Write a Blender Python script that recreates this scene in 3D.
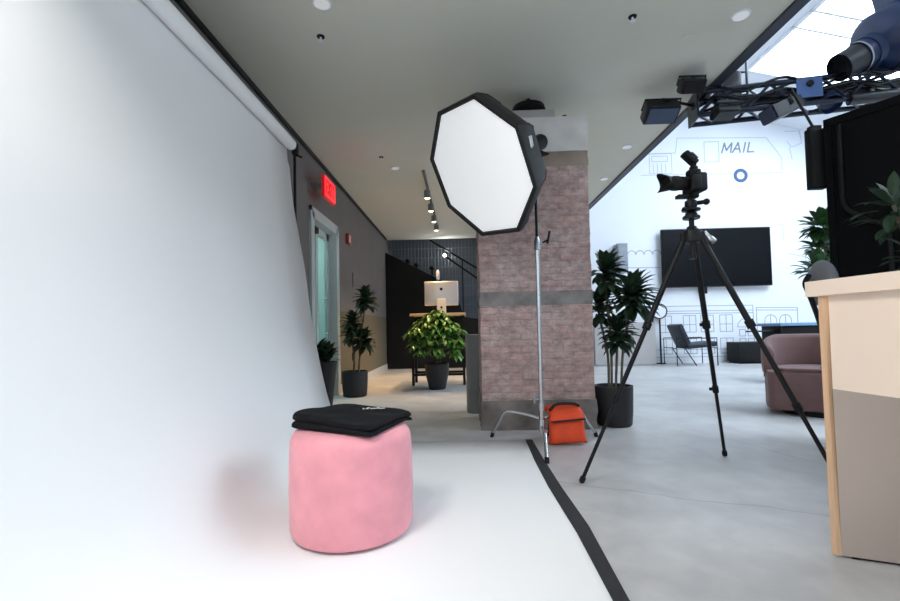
import bpy, bmesh, math, random
from mathutils import Vector, Matrix, Euler
for o in list(bpy.data.objects): bpy.data.objects.remove(o)
S = bpy.context.scene; COL = S.collection
R = math.radians; PI = math.pi
# ------------------------------------------------------------------ camera
cam_data = bpy.data.cameras.new('camera'); cam = bpy.data.objects.new('camera', cam_data); COL.objects.link(cam)
cam_data.sensor_fit = 'HORIZONTAL'; cam_data.sensor_width = 36; cam_data.lens = 18.0
cam_data.shift_y = 12.6/900; cam_data.clip_start = .02; cam_data.clip_end = 200
cam.matrix_world = (Matrix.Translation((0, 0, .93)) @ Matrix.Rotation(R(1.72), 4, 'Z') @ Matrix.Rotation(PI/2+R(2.06), 4, 'X')
                    @ Matrix.Rotation(R(-1.2), 4, 'Z'))
S.camera = cam
# ------------------------------------------------------------------ sky, skylight, added rear window and fill lamp, exposure
w = bpy.data.worlds.new('sky'); S.world = w; w.use_nodes = True
bg = w.node_tree.nodes['Background']; bg.inputs[0].default_value = (.80, .90, 1.0, 1); bg.inputs[1].default_value = 12.3
def area(name, loc, rot, sx, sy, power=0, color=(1, 1, 1), portal=False, parent=None):
    d = bpy.data.lights.new(name, 'AREA'); d.shape = 'RECTANGLE'; d.size = sx; d.size_y = sy; d.energy = power; d.color = color
    if portal: d.cycles.is_portal = True
    o = bpy.data.objects.new(name, d); COL.objects.link(o); o.location = loc; o.rotation_euler = rot
    if parent: o.parent = parent
    return o
SKX0, SKX1, SKY0, SKY1 = 6.0, 9.0, .2, 9.4
ROOF = lambda x: 7.1-.25*(x-2.47)
area('skylight_portal', ((SKX0+SKX1)/2, (SKY0+SKY1)/2, ROOF((SKX0+SKX1)/2)+.12), (0, math.atan(.25), 0), (SKX1-SKX0)*1.04, SKY1-SKY0, portal=True)
CZ_ = 3.12
WX0, WX1, WZ0, WZ1, WY = -1.2, .9, 1.2, 2.8, -2.4
area('added_window_portal', ((WX0+WX1)/2, WY-.14, (WZ0+WZ1)/2), (R(90), 0, 0), WX1-WX0, WZ1-WZ0, portal=True)  # portal of the rear window added behind the camera for frontal light
area('added_fill_light', (-.95, .6, CZ_-.02), (R(-20), R(-34), 0), 1.1, 1.1, 98, (1, .95, .9))  # added lamp without a fixture, brightens the paper and stool from above
S.view_settings.view_transform = 'Standard'; S.view_settings.look = 'None'; S.view_settings.gamma = 1
S.view_settings.exposure = 0.03
# ------------------------------------------------------------------ materials
def lin(c): return tuple((v/255/12.92 if v/255 <= .04045 else ((v/255+.055)/1.055)**2.4) for v in c)
def mat(name, rgb, rough=.5, metal=0, var=.08, scale=6, bump=0, bscale=60, emit=0, spec=.5, sheen=0, stretch=None, coat=0):
    m = bpy.data.materials.new(name); m.use_nodes = True; nt = m.node_tree; N = nt.nodes; L = nt.links
    b = N['Principled BSDF']; c = lin(rgb)
    b.inputs['Roughness'].default_value = rough; b.inputs['Metallic'].default_value = metal; b.inputs['Specular IOR Level'].default_value = spec
    if sheen: b.inputs['Sheen Weight'].default_value = sheen
    if coat: b.inputs['Coat Weight'].default_value = coat
    tc = N.new('ShaderNodeTexCoord'); mp = N.new('ShaderNodeMapping'); L.new(tc.outputs['Object'], mp.inputs[0])
    if stretch: mp.inputs['Scale'].default_value = stretch
    nz = N.new('ShaderNodeTexNoise'); nz.inputs['Scale'].default_value = scale; nz.inputs['Detail'].default_value = 5; L.new(mp.outputs[0], nz.inputs[0])
    rp = N.new('ShaderNodeValToRGB'); L.new(nz.outputs[0], rp.inputs[0])
    rp.color_ramp.elements[0].position = .3; rp.color_ramp.elements[1].position = .7
    rp.color_ramp.elements[0].color = (*[max(0, v*(1-var)) for v in c], 1); rp.color_ramp.elements[1].color = (*[min(1, v*(1+var)) for v in c], 1)
    L.new(rp.outputs[0], b.inputs['Base Color'])
    if bump:
        n2 = N.new('ShaderNodeTexNoise'); n2.inputs['Scale'].default_value = bscale; n2.inputs['Detail'].default_value = 4; L.new(mp.outputs[0], n2.inputs[0])
        bp = N.new('ShaderNodeBump'); bp.inputs['Strength'].default_value = bump; bp.inputs['Distance'].default_value = .01
        L.new(n2.outputs[0], bp.inputs['Height']); L.new(bp.outputs[0], b.inputs['Normal'])
    if emit:
        b.inputs['Emission Color'].default_value = (*c, 1); b.inputs['Emission Strength'].default_value = emit
    return m
def nodes(m): return m.node_tree.nodes, m.node_tree.links, m.node_tree.nodes['Principled BSDF']
def math_node(N, op, *a):
    n = N.new('ShaderNodeMath'); n.operation = op
    for i, v in enumerate(a):
        if isinstance(v, (int, float)): n.inputs[i].default_value = v
        else: n.id_data.links.new(v, n.inputs[i])
    return n.outputs[0]
def ramp_of(m): return [n for n in m.node_tree.nodes if n.type == 'VALTORGB'][0]
def mix(N, L, f, a, b):
    n = N.new('ShaderNodeMix'); n.data_type = 'RGBA'
    if isinstance(f, (int, float)): n.inputs[0].default_value = f
    else: L.new(f, n.inputs[0])
    for s, v in ((6, a), (7, b)):
        if isinstance(v, tuple): n.inputs[s].default_value = (*v, 1)
        else: L.new(v, n.inputs[s])
    return n.outputs[2]

def concrete():
    m = mat('polished_concrete', (196, 196, 196), rough=.36, var=.16, scale=1.1, bump=.05, bscale=40, spec=.45)
    N, L, b = nodes(m); tc = N.new('ShaderNodeTexCoord')
    n2 = N.new('ShaderNodeTexNoise'); n2.inputs['Scale'].default_value = 5; n2.inputs['Detail'].default_value = 8; n2.inputs['Distortion'].default_value = .4
    L.new(tc.outputs['Object'], n2.inputs[0])
    r2 = N.new('ShaderNodeValToRGB'); L.new(n2.outputs[0], r2.inputs[0]); r2.color_ramp.elements[0].position = .35; r2.color_ramp.elements[1].position = .7
    r2.color_ramp.elements[0].color = (.86, .86, .87, 1); r2.color_ramp.elements[1].color = (1.05, 1.05, 1.05, 1)
    mm = N.new('ShaderNodeMix'); mm.data_type = 'RGBA'; mm.blend_type = 'MULTIPLY'; mm.inputs[0].default_value = 1
    L.new(ramp_of(m).outputs[0], mm.inputs[6]); L.new(r2.outputs[0], mm.inputs[7])
    # hairline cracks of the slab
    sp = N.new('ShaderNodeSeparateXYZ'); L.new(tc.outputs['Object'], sp.inputs[0])
    n3 = N.new('ShaderNodeTexNoise'); n3.inputs['Scale'].default_value = 3; n3.inputs['Detail'].default_value = 4; L.new(tc.outputs['Object'], n3.inputs[0])
    wob = math_node(N, 'MULTIPLY', math_node(N, 'SUBTRACT', n3.outputs[0], .5), .16)
    cr = None
    for (a, bb, c) in ((.44, 1.0, 3.0), (.25, 1.0, 5.6), (1.0, .35, 3.4)):
        d = math_node(N, 'ADD', math_node(N, 'MULTIPLY', sp.outputs[0], a), math_node(N, 'MULTIPLY', sp.outputs[1], bb))
        d = math_node(N, 'ABSOLUTE', math_node(N, 'ADD', math_node(N, 'SUBTRACT', d, c), wob))
        l = math_node(N, 'LESS_THAN', d, .005)
        cr = l if cr is None else math_node(N, 'MAXIMUM', cr, l)
    f = math_node(N, 'MULTIPLY', cr, .4)
    L.new(mix(N, L, f, mm.outputs[2], (.12, .12, .12)), b.inputs['Base Color'])
    rr = N.new('ShaderNodeMapRange'); L.new(n2.outputs[0], rr.inputs[0]); rr.inputs[3].default_value = .26; rr.inputs[4].default_value = .5; L.new(rr.outputs[0], b.inputs['Roughness'])
    return m
def brick():
    m = mat('old_brick', (140, 112, 108), rough=.9, var=.3, scale=3, spec=.2)
    N, L, b = nodes(m); tc = N.new('ShaderNodeTexCoord'); sp = N.new('ShaderNodeSeparateXYZ'); L.new(tc.outputs['Object'], sp.inputs[0])
    cb = N.new('ShaderNodeCombineXYZ'); L.new(math_node(N, 'ADD', sp.outputs[0], sp.outputs[1]), cb.inputs[0]); L.new(sp.outputs[2], cb.inputs[1])
    nw = N.new('ShaderNodeTexNoise'); nw.inputs['Scale'].default_value = 14; nw.inputs['Detail'].default_value = 4; L.new(tc.outputs['Object'], nw.inputs[0])
    wv = N.new('ShaderNodeVectorMath'); wv.operation = 'SCALE'; L.new(nw.outputs['Color'], wv.inputs[0]); wv.inputs['Scale'].default_value = .045
    av = N.new('ShaderNodeVectorMath'); L.new(cb.outputs[0], av.inputs[0]); L.new(wv.outputs[0], av.inputs[1])
    bk = N.new('ShaderNodeTexBrick'); L.new(av.outputs[0], bk.inputs[0]); bk.inputs['Scale'].default_value = 1
    bk.inputs['Brick Width'].default_value = .19; bk.inputs['Row Height'].default_value = .06; bk.inputs['Mortar Size'].default_value = .008; bk.inputs['Mortar Smooth'].default_value = .6
    bk.inputs['Color1'].default_value = (*lin((182, 150, 144)), 1); bk.inputs['Color2'].default_value = (*lin((160, 136, 132)), 1); bk.inputs['Mortar'].default_value = (*lin((164, 148, 145)), 1)
    n2 = N.new('ShaderNodeTexNoise'); n2.inputs['Scale'].default_value = 4.5; n2.inputs['Detail'].default_value = 9; n2.inputs['Roughness'].default_value = .7
    mp = N.new('ShaderNodeMapping'); mp.inputs['Scale'].default_value = (1, 1, 1.5); L.new(tc.outputs['Object'], mp.inputs[0]); L.new(mp.outputs[0], n2.inputs[0])
    r2 = N.new('ShaderNodeValToRGB'); L.new(n2.outputs[0], r2.inputs[0]); r2.color_ramp.elements[0].position = .38; r2.color_ramp.elements[1].position = .6
    r2.color_ramp.elements[0].color = (0, 0, 0, 1); r2.color_ramp.elements[1].color = (.75, .75, .75, 1)
    L.new(mix(N, L, r2.outputs[0], bk.outputs[0], lin((184, 168, 165))), b.inputs['Base Color'])
    wn = N.new('ShaderNodeTexNoise'); wn.inputs['Scale'].default_value = 11; wn.inputs['Detail'].default_value = 10; wn.inputs['Roughness'].default_value = .75; L.new(mp.outputs[0], wn.inputs[0])
    wr = N.new('ShaderNodeValToRGB'); L.new(wn.outputs[0], wr.inputs[0]); wr.color_ramp.elements[0].position = .3; wr.color_ramp.elements[1].position = .72
    wr.color_ramp.elements[0].color = (.62, .6, .6, 1); wr.color_ramp.elements[1].color = (1.6, 1.56, 1.54, 1)
    mu = N.new('ShaderNodeMix'); mu.data_type = 'RGBA'; mu.blend_type = 'MULTIPLY'; mu.inputs[0].default_value = 1
    L.new(b.inputs['Base Color'].links[0].from_socket, mu.inputs[6]); L.new(wr.outputs[0], mu.inputs[7]); L.new(mu.outputs[2], b.inputs['Base Color'])
    bp = N.new('ShaderNodeBump'); bp.inputs['Strength'].default_value = .7; bp.inputs['Distance'].default_value = .012; bp.invert = True
    h = math_node(N, 'ADD', bk.outputs['Fac'], math_node(N, 'MULTIPLY', n2.outputs[0], .9)); L.new(h, bp.inputs['Height']); L.new(bp.outputs[0], b.inputs['Normal'])
    return m
def two_tone():
    m = mat('grey_wall_paint', (122, 118, 116), rough=.8, var=.05, scale=2, spec=.2)
    N, L, b = nodes(m); tc = N.new('ShaderNodeTexCoord'); sp = N.new('ShaderNodeSeparateXYZ'); L.new(tc.outputs['Object'], sp.inputs[0])
    low = math_node(N, 'MULTIPLY', math_node(N, 'LESS_THAN', sp.outputs[2], 1.245), math_node(N, 'GREATER_THAN', sp.outputs[1], 6.7))
    L.new(mix(N, L, low, ramp_of(m).outputs[0], lin((108, 102, 86))), b.inputs['Base Color'])
    return m
def glass(name, tint, gloss=.08):
    m = bpy.data.materials.new(name); m.use_nodes = True; N = m.node_tree.nodes; L = m.node_tree.links; N.clear()
    o = N.new('ShaderNodeOutputMaterial'); t = N.new('ShaderNodeBsdfTransparent'); g = N.new('ShaderNodeBsdfGlossy'); g.inputs['Roughness'].default_value = .03
    t.inputs[0].default_value = (*tint, 1); mx = N.new('ShaderNodeMixShader'); mx.inputs[0].default_value = gloss
    L.new(t.outputs[0], mx.inputs[1]); L.new(g.outputs[0], mx.inputs[2]); L.new(mx.outputs[0], o.inputs[0]); return m
M = dict(
    concrete=concrete(), brick=brick(), wall=two_tone(),
    ceiling=mat('ceiling_paint', (216, 217, 205), rough=.75, var=.02, scale=1, spec=.25),
    white=mat('white_wall_paint', (228, 231, 236), rough=.7, var=.015, scale=1),
    darkwall=mat('slate_wall_paint', (104, 112, 122), rough=.8, var=.06),
    blacktrim=mat('black_trim', (20, 20, 22), rough=.5), navytrim=mat('dark_steel_trim', (46, 52, 64), rough=.45, var=.05),
    base=mat('pale_baseboard', (196, 192, 184), rough=.5, var=.02),
    paper=mat('seamless_paper', (238, 239, 240), rough=.85, var=.008, scale=1.5, bump=.02, bscale=8, spec=.15),
    core=mat('cardboard_core', (190, 165, 130), rough=.9),
    tape=mat('gaffer_tape', (38, 39, 42), rough=.75, var=.15, scale=30, bump=.1, bscale=200),
    black=mat('matte_black', (15, 15, 16), rough=.6, var=.1, spec=.25), blackgloss=mat('black_gloss', (12, 12, 14), rough=.18, var=.05),
    blackmetal=mat('black_anodised', (20, 21, 23), rough=.42, metal=.3, var=.1, spec=.35),
    nylon=mat('black_nylon', (17, 18, 20), rough=.65, var=.12, scale=20, bump=.08, bscale=150),
    diffuser=mat('white_diffuser_cloth', (240, 241, 242), rough=.8, var=.01, emit=.38, spec=.1),
    chrome=mat('chromed_steel', (205, 207, 210), rough=.16, metal=1, var=.03),
    steel=mat('brushed_steel', (172, 175, 180), rough=.35, metal=1, var=.06),
    rubber=mat('rubber', (18, 18, 18), rough=.85),
    pink=mat('pink_velvet', (236, 158, 168), rough=.85, var=.08, scale=9, bump=.10, bscale=22, sheen=.25, spec=.15),
    jersey=mat('black_jersey', (24, 24, 27), rough=.9, var=.15, scale=25, bump=.15, bscale=220, spec=.15),
    print=mat('white_print', (225, 225, 225), rough=.8, var=.01),
    orange=mat('orange_cordura', (228, 76, 34), rough=.7, var=.1, scale=8, bump=.25, bscale=18),
    leafdark=mat('dark_leaf', (36, 60, 38), rough=.52, var=.35, scale=9), leafgreen=mat('green_leaf', (88, 132, 56), rough=.32, var=.35, scale=7),
    leafmid=mat('mid_leaf', (54, 92, 52), rough=.38, var=.3, scale=8),
    stem=mat('grey_stem', (96, 88, 72), rough=.85, var=.2, scale=30), soil=mat('soil', (48, 38, 30), rough=.95, var=.3, scale=40, bump=.5, bscale=60),
    pot=mat('charcoal_planter', (27, 27, 29), rough=.6, var=.08, scale=5),
    wood=mat('maple_veneer', (242, 222, 204), rough=.45, var=.06, scale=2.2, stretch=(1, 1, .28)),
    taupe=mat('taupe_veneer', (176, 162, 152), rough=.5, var=.06, scale=2.2, stretch=(1, 1, .28)), woodedge=mat('maple_edge', (224, 186, 150), rough=.5, var=.1, scale=5, stretch=(9, 9, .3)),
    tabletop=mat('oak_tabletop', (206, 172, 128), rough=.5, var=.1, scale=6),
    alu=mat('silver_aluminium', (205, 206, 208), rough=.35, metal=.7, var=.01), binmetal=mat('grey_painted_metal', (122, 126, 128), rough=.45, metal=.3, var=.05),
    mauve=mat('mauve_upholstery', (124, 94, 92), rough=.85, var=.07, scale=8, bump=.06, bscale=120, sheen=.2),
    panelblack=mat('panel_black', (13, 14, 16), rough=.8, var=.05, spec=.1), screen=mat('screen_glass', (6, 8, 12), rough=.25, var=.0, spec=.12), red=mat('red_enamel', (150, 30, 28), rough=.4),
    exitface=mat('lit_red_sign', (255, 44, 52), rough=.4, var=.02, emit=1.7), exitbox=mat('red_translucent_box', (200, 30, 36), rough=.4, var=.02, emit=.35), exitletter=mat('deep_red_letter', (150, 4, 10), rough=.4, var=.02, emit=.25),
    teal=mat('pale_teal_paint', (196, 214, 212), rough=.6, var=.02), doorframe=mat('door_frame_paint', (196, 204, 204), rough=.45, var=.02),
    tealglass=glass('green_tinted_glass', (.80, .91, .90), .1), tinted=glass('tinted_glass', (.45, .46, .46), .05), clear=glass('clear_glass', (.96, .98, .99), .05),
    discglow=mat('added_glow_disc_face', (240, 242, 244), rough=.6, var=.01, emit=.22), lamp=mat('warm_lamp_face', (255, 226, 180), emit=9, var=0), bulb=mat('small_lamp_face', (255, 244, 226), emit=4, var=0),  # disc covers get a weak added glow to stand out from the ceiling
    ink=mat('blue_grey_paint_line', (132, 142, 164), rough=.7, var=.1), inkfaint=mat('pale_grey_paint_line', (176, 182, 194), rough=.7, var=.05),
    inkblue=mat('blue_paint', (72, 98, 140), rough=.7, var=.05),
    fixture=mat('black_fixture_paint', (20, 22, 27), rough=.42, var=.08), fixtureblue=mat('blue_black_fixture_paint', (24, 40, 74), rough=.35, var=.15, scale=4),
    lensblue=mat('dark_blue_lens', (58, 70, 96), rough=.3, var=.05), bluegrey=mat('blue_grey_plate', (70, 98, 146), rough=.5, var=.05), truss=mat('dark_truss_steel', (40, 46, 60), rough=.35, metal=.5, var=.1),
    bluetop=mat('pale_blue_tabletop', (120, 158, 200), rough=.3, var=.05), greyshell=mat('grey_plastic_shell', (112, 116, 124), rough=.5, var=.03),
    partition=mat('light_grey_laminate', (180, 176, 175), rough=.6, var=.03), greybox=mat('grey_box_paint', (140, 146, 154), rough=.5),
    seat=mat('blue_black_leather', (26, 34, 46), rough=.45, var=.08), mesh=mat('grey_wire', (116, 122, 128), rough=.5, metal=.4, var=.05),
)
# ------------------------------------------------------------------ helpers
MW = {}
def tag(o, label=None, cat=None, group=None, kind=None):
    if label: o['label'] = label
    if cat: o['category'] = cat
    if group: o['group'] = group
    if kind: o['kind'] = kind
    return o
def thing(name, label, cat, loc=(0, 0, 0), rz=0, group=None):
    o = bpy.data.objects.new(name, None); o.empty_display_size = .1; COL.objects.link(o)
    o.location = loc; o.rotation_euler = (0, 0, rz); MW[o] = Matrix.Translation(loc) @ Matrix.Rotation(rz, 4, 'Z')
    return tag(o, label, cat, group)
def frame(z, x=None):
    z = Vector(z).normalized(); x = Vector(x) if x else (Vector((0, 0, 1)) if abs(z.z) < .95 else Vector((1, 0, 0)))
    y = z.cross(x).normalized(); x = y.cross(z).normalized()
    return Matrix((x, y, z)).transposed()
class MB:
    def __init__(s): s.b = bmesh.new()
    def poly(s, vs, faces):
        V = [s.b.verts.new(Vector(v)) for v in vs]; out = []
        for f in faces:
            try: out.append(s.b.faces.new([V[i] for i in f]))
            except ValueError: pass
        return V
    def box(s, c, d, rot=None, bev=0, seg=2):
        m = rot.to_matrix().to_4x4() if isinstance(rot, Euler) else (rot.to_4x4() if rot else Matrix.Identity(4))
        r = bmesh.ops.create_cube(s.b, size=1, matrix=Matrix.Translation(c) @ m @ Matrix.Diagonal((d[0], d[1], d[2], 1)))
        if bev:
            es = list({e for v in r['verts'] for e in v.link_edges})
            bmesh.ops.bevel(s.b, geom=es, offset=bev, segments=seg, affect='EDGES', profile=.5, clamp_overlap=True)
        return s
    def span(s, a, b, bev=0, seg=2):
        return s.box([(p+q)/2 for p, q in zip(a, b)], [abs(q-p) for p, q in zip(a, b)], None, bev, seg)
    def prism(s, pts, vec, bev=0, seg=2):
        n = len(pts); vec = Vector(vec); P = [Vector(p) for p in pts]
        V = s.poly(P+[p+vec for p in P], [list(range(n))[::-1], list(range(n, 2*n))]+[[i, (i+1) % n, n+(i+1) % n, n+i] for i in range(n)])
        if bev:
            es = list({e for v in V for e in v.link_edges}); bmesh.ops.bevel(s.b, geom=es, offset=bev, segments=seg, affect='EDGES', profile=.5, clamp_overlap=True)
        return s
    def tube(s, path, r, n=12, cap=True, closed=False):
        P = [Vector(p) for p in path]; k = len(P); rs = r if isinstance(r, (list, tuple)) else [r]*k; rings = []; up = None
        for i, p in enumerate(P):
            if closed: t = P[(i+1) % k]-P[i-1]
            else: t = (P[min(i+1, k-1)]-P[max(i-1, 0)])
            t.normalize()
            if up is None: up = Vector((0, 0, 1)) if abs(t.z) < .9 else Vector((1, 0, 0))
            a = (up-t*up.dot(t)).normalized(); bb = t.cross(a); up = a
            rings.append([s.b.verts.new(p+rs[i]*(math.cos(2*PI*j/n)*a+math.sin(2*PI*j/n)*bb)) for j in range(n)])
        for i in range(k if closed else k-1):
            A, B = rings[i], rings[(i+1) % k]
            for j in range(n): s.b.faces.new((A[j], A[(j+1) % n], B[(j+1) % n], B[j]))
        if cap and not closed: s.b.faces.new(rings[0][::-1]); s.b.faces.new(rings[-1])
        return s
    def lathe(s, prof, c=(0, 0, 0), axis=(0, 0, 1), n=32, cap=True):
        F = frame(axis); c = Vector(c); rings = []
        for r, z in prof:
            rings.append([s.b.verts.new(c+F @ Vector((r*math.cos(2*PI*j/n), r*math.sin(2*PI*j/n), z))) for j in range(n)])
        for A, B in zip(rings, rings[1:]):
            for j in range(n): s.b.faces.new((A[j], A[(j+1) % n], B[(j+1) % n], B[j]))
        if cap:
            if prof[0][0] > 1e-4: s.b.faces.new(rings[0][::-1])
            if prof[-1][0] > 1e-4: s.b.faces.new(rings[-1])
        return s
    def ball(s, c, r, sc=(1, 1, 1), u=20, v=12, rot=None):
        m = rot.to_4x4() if rot else Matrix.Identity(4)
        bmesh.ops.create_uvsphere(s.b, u_segments=u, v_segments=v, radius=r, matrix=Matrix.Translation(c) @ m @ Matrix.Diagonal((*sc, 1))); return s
    def ring(s, c, R0, r, axis=(0, 0, 1), n=32, m=8):
        F = frame(axis); c = Vector(c)
        return s.tube([c+F @ Vector((R0*math.cos(2*PI*i/n), R0*math.sin(2*PI*i/n), 0)) for i in range(n)], r, m, closed=True)
    def leaf(s, p, d, ln, wd, droop=.5, fold=.25, n=5, side=None):
        p = Vector(p); d = Vector(d).normalized(); sd = d.cross(Vector((0, 0, 1)))
        sd = sd.normalized() if sd.length > .05 else Vector((random.uniform(-1, 1), random.uniform(-1, 1), 0)).normalized()
        rows = []; step = ln/n; dirv = d.copy()
        for i in range(n+1):
            t = i/n; wv = wd*.5*max(.04, math.sin(PI*min(1, .1+t*.9))**.7); nrm = sd.cross(dirv).normalized()
            rows.append([s.b.verts.new(p-sd*wv+nrm*wv*fold), s.b.verts.new(p), s.b.verts.new(p+sd*wv+nrm*wv*fold)])
            p = p+dirv*step; dirv = (dirv+Vector((0, 0, -1))*droop/n*(.5+t)).normalized()
        for A, B in zip(rows, rows[1:]):
            s.b.faces.new((A[0], A[1], B[1], B[0])); s.b.faces.new((A[1], A[2], B[2], B[1]))
        return s
    def build(s, name, m, parent=None, smooth=40, local=False, recalc=True, subdiv=0):
        if recalc: bmesh.ops.recalc_face_normals(s.b, faces=s.b.faces)
        me = bpy.data.meshes.new(name); o = bpy.data.objects.new(name, me); COL.objects.link(o)
        if parent is not None:
            o.parent = parent; W = MW[parent]; MW[o] = W
            if not local: s.b.transform(W.inverted())
        s.b.to_mesh(me); s.b.free(); me.materials.append(M[m] if isinstance(m, str) else m)
        if smooth:
            for p in me.polygons: p.use_smooth = True
            me.set_sharp_from_angle(angle=R(smooth))
        if subdiv: mod = o.modifiers.new('subdivision', 'SUBSURF'); mod.levels = subdiv; mod.render_levels = subdiv
        return o
def struct(name, mb, m, smooth=0): return tag(mb.build(name, m, None, smooth), kind='structure')
def copy_tree(o, parent=None):
    c = o.copy(); COL.objects.link(c)
    if parent: c.parent = parent
    for ch in list(o.children): copy_tree(ch, c)
    return c
def bez(pts, n=8):  # Catmull-Rom through points
    P = [Vector(p) for p in pts]; P = [2*P[0]-P[1]]+P+[2*P[-1]-P[-2]]; out = []
    for i in range(1, len(P)-2):
        for k in range(n):
            t = k/n; a, b, c, d = P[i-1:i+3]
            out.append(.5*((2*b)+(c-a)*t+(2*a-5*b+4*c-d)*t*t+(3*b-a-3*c+d)*t**3))
    return out+[P[-2]]
def strokes(mb, segs, origin, ux, uz, nrm, sx, sz, wd, th, shear=0):
    """flat painted / cut strokes: segs of (x0,z0,x1,z1) in unit letters"""
    O = Vector(origin); ux = Vector(ux); uz = Vector(uz); nn = Vector(nrm)
    for x0, z0, x1, z1 in segs:
        a = O+ux*((x0+shear*z0)*sx)+uz*(z0*sz); b = O+ux*((x1+shear*z1)*sx)+uz*(z1*sz)
        t = (b-a).normalized(); q = t.cross(nn).normalized()*wd/2; e = t*wd*.45
        mb.prism([a-e-q, b+e-q, b+e+q, a-e+q], nn*th)
    return mb
# ------------------------------------------------------------------ the setting
XL, XR, YB, YR, CZ, XE = -1.88, 9.2, 11.1, -2.4, 3.2, 2.47
struct('floor', MB().span((-3.6, YR-.1, -.1), (XR+.1, 12.2, 0)), 'concrete')
D0, D1, DZ = 5.50, 6.62, 2.44   # doorway in the left wall
wl = MB().span((XL-.12, YR, 0), (XL, D0, CZ)).span((XL-.12, D1, 0), (XL, 12.2, CZ)).span((XL-.12, D0, DZ), (XL, D1, CZ)).span((XL-.12, 11.2, CZ), (XL, 12.2, 4.2))
struct('wall_left', wl, 'wall')
struct('ceiling', MB().span((-3.6, YR-.1, CZ), (XE, YB+.1, CZ+.25)), 'ceiling')
struct('trim_1', MB().span((XL, -2.3, CZ-.045), (XL+.03, 10.99, CZ), .004), 'blacktrim')
struct('trim_2', MB().span((XE-.085, -2.3, CZ-.02), (XE+.012, YB-.01, CZ+.26), .004), 'navytrim')
struct('baseboard_left', MB().span((XL, D1+.13, 0), (XL+.018, 10.9, .13), .004), 'base')
struct('wall_upper', MB().span((XE-.12, YR, CZ+.25), (XE, YB, 7.2)), 'white')
struct('wall_back', MB().span((1.9, YB, 0), (XR, YB+.12, 7.2)), 'white')
struct('wall_stair', MB().span((-3.0, 12.0, 0), (1.9, 12.12, 4.2)).span((1.9, YB, 0), (2.0, 12.0, 4.2)).span((-3., 11.2, 4.1), (2., 12.1, 4.2)).span((-3., 11.1, 3.46), (2., 11.2, 4.2)).span((-3.1, 11.1, 0), (-3., 12.1, 4.2)), 'darkwall')
struct('wall_right', MB().span((XR, YR, 0), (XR+.12, YB, 5.6)), 'white')
rw = MB().span((-3.0, WY-.12, 0), (WX0, WY, 7.2)).span((WX1, WY-.12, 0), (XR, WY, 7.2)).span((WX0, WY-.12, 0), (WX1, WY, WZ0)).span((WX0, WY-.12, WZ1), (WX1, WY, 7.2))
struct('wall_rear', rw, 'white')
def roofpiece(mb, x0, x1, y0, y1, th=.1, dz=0): 
    return mb.prism([(x0, y0, ROOF(x0)+dz), (x1, y0, ROOF(x1)+dz), (x1, y1, ROOF(x1)+dz), (x0, y1, ROOF(x0)+dz)], (0, 0, th))
rf = MB(); roofpiece(rf, XE-.1, SKX0, YR-.1, YB+.1); roofpiece(rf, SKX1, XR+.1, YR-.1, YB+.1); roofpiece(rf, SKX0, SKX1, YR-.1, SKY0); roofpiece(rf, SKX0, SKX1, SKY1, YB+.1)
struct('ceiling_upper', rf, 'white')
sk = MB()
for y in (.2, .62, 2.05, 2.47, 3.9, 4.32, 5.75, 6.17, 7.6, 8.02): roofpiece(sk, SKX0, SKX1, y, y+.05, .09, -.02)
for x in (SKX0, SKX1-.06): roofpiece(sk, x, x+.06, SKY0, SKY1, .09, -.02)
win1 = tag(sk.build('window_1', 'white', None, 0), kind='structure'); MW[win1] = Matrix.Identity(4)
g = MB(); roofpiece(g, SKX0+.02, SKX1-.02, SKY0+.02, SKY1-.02, .006, .03); g.build('pane', 'clear', win1, 0)
wf = MB()
for x in (WX0, WX0+1.02, WX1-.06): wf.span((x, WY-.1, WZ0), (x+.06, WY-.03, WZ1))
for z in (WZ0, WZ0+.8, WZ1-.06): wf.span((WX0, WY-.1, z), (WX1, WY-.03, z+.06))
win_added = tag(wf.build('added_rear_window', 'white', None, 0), kind='structure'); MW[win_added] = Matrix.Identity(4)  # unseen rear window, added to bring daylight onto the paper and stool
MB().span((WX0, WY-.07, WZ0), (WX1, WY-.064, WZ1)).build('pane', 'tinted', win_added, 0)  # tint holds back the light of the added window
# the vestibule behind the glass door
vb = MB().span((-3.5, D0-.9, 0), (-3.4, D1+1.2, CZ)).span((-3.4, D0-1., 0), (XL-.12, D0-.9, CZ)).span((-3.4, D1+1.2, 0), (XL-.12, D1+1.3, CZ))
struct('wall_vestibule', vb, 'teal')
# door_1: painted frame, glass leaf standing ajar
df = MB().span((XL-.14, D0, 0), (XL+.03, D0+.07, DZ)).span((XL-.14, D1-.07, 0), (XL+.03, D1, DZ)).span((XL-.14, D0, DZ-.07), (XL+.03, D1, DZ))
df.span((XL, D0-.05, 0), (XL+.03, D0, DZ+.06)).span((XL, D1, 0), (XL+.03, D1+.06, DZ+.06)).span((XL, D0-.05, DZ), (XL+.03, D1+.06, DZ+.06))
door = tag(df.build('door_1', 'doorframe', None, 0), kind='structure'); MW[door] = Matrix.Identity(4)
ya, yb_, xd = D0+.07, D1-.07, XL-.09
lf = MB().span((xd-.04, ya, .02), (xd, ya+.09, DZ-.08)).span((xd-.04, yb_-.09, .02), (xd, yb_, DZ-.08)).span((xd-.04, ya, .02), (xd, yb_, .2)).span((xd-.04, ya, DZ-.18), (xd, yb_, DZ-.08))
lf.span((xd-.04, ya+.42, .2), (xd, ya+.48, DZ-.18))
leaf = lf.build('door_leaf', 'doorframe', door, 0)
MB().span((xd-.025, ya+.09, .2), (xd-.018, yb_-.09, DZ-.18)).build('pane', 'tealglass', leaf, 0)
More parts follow.
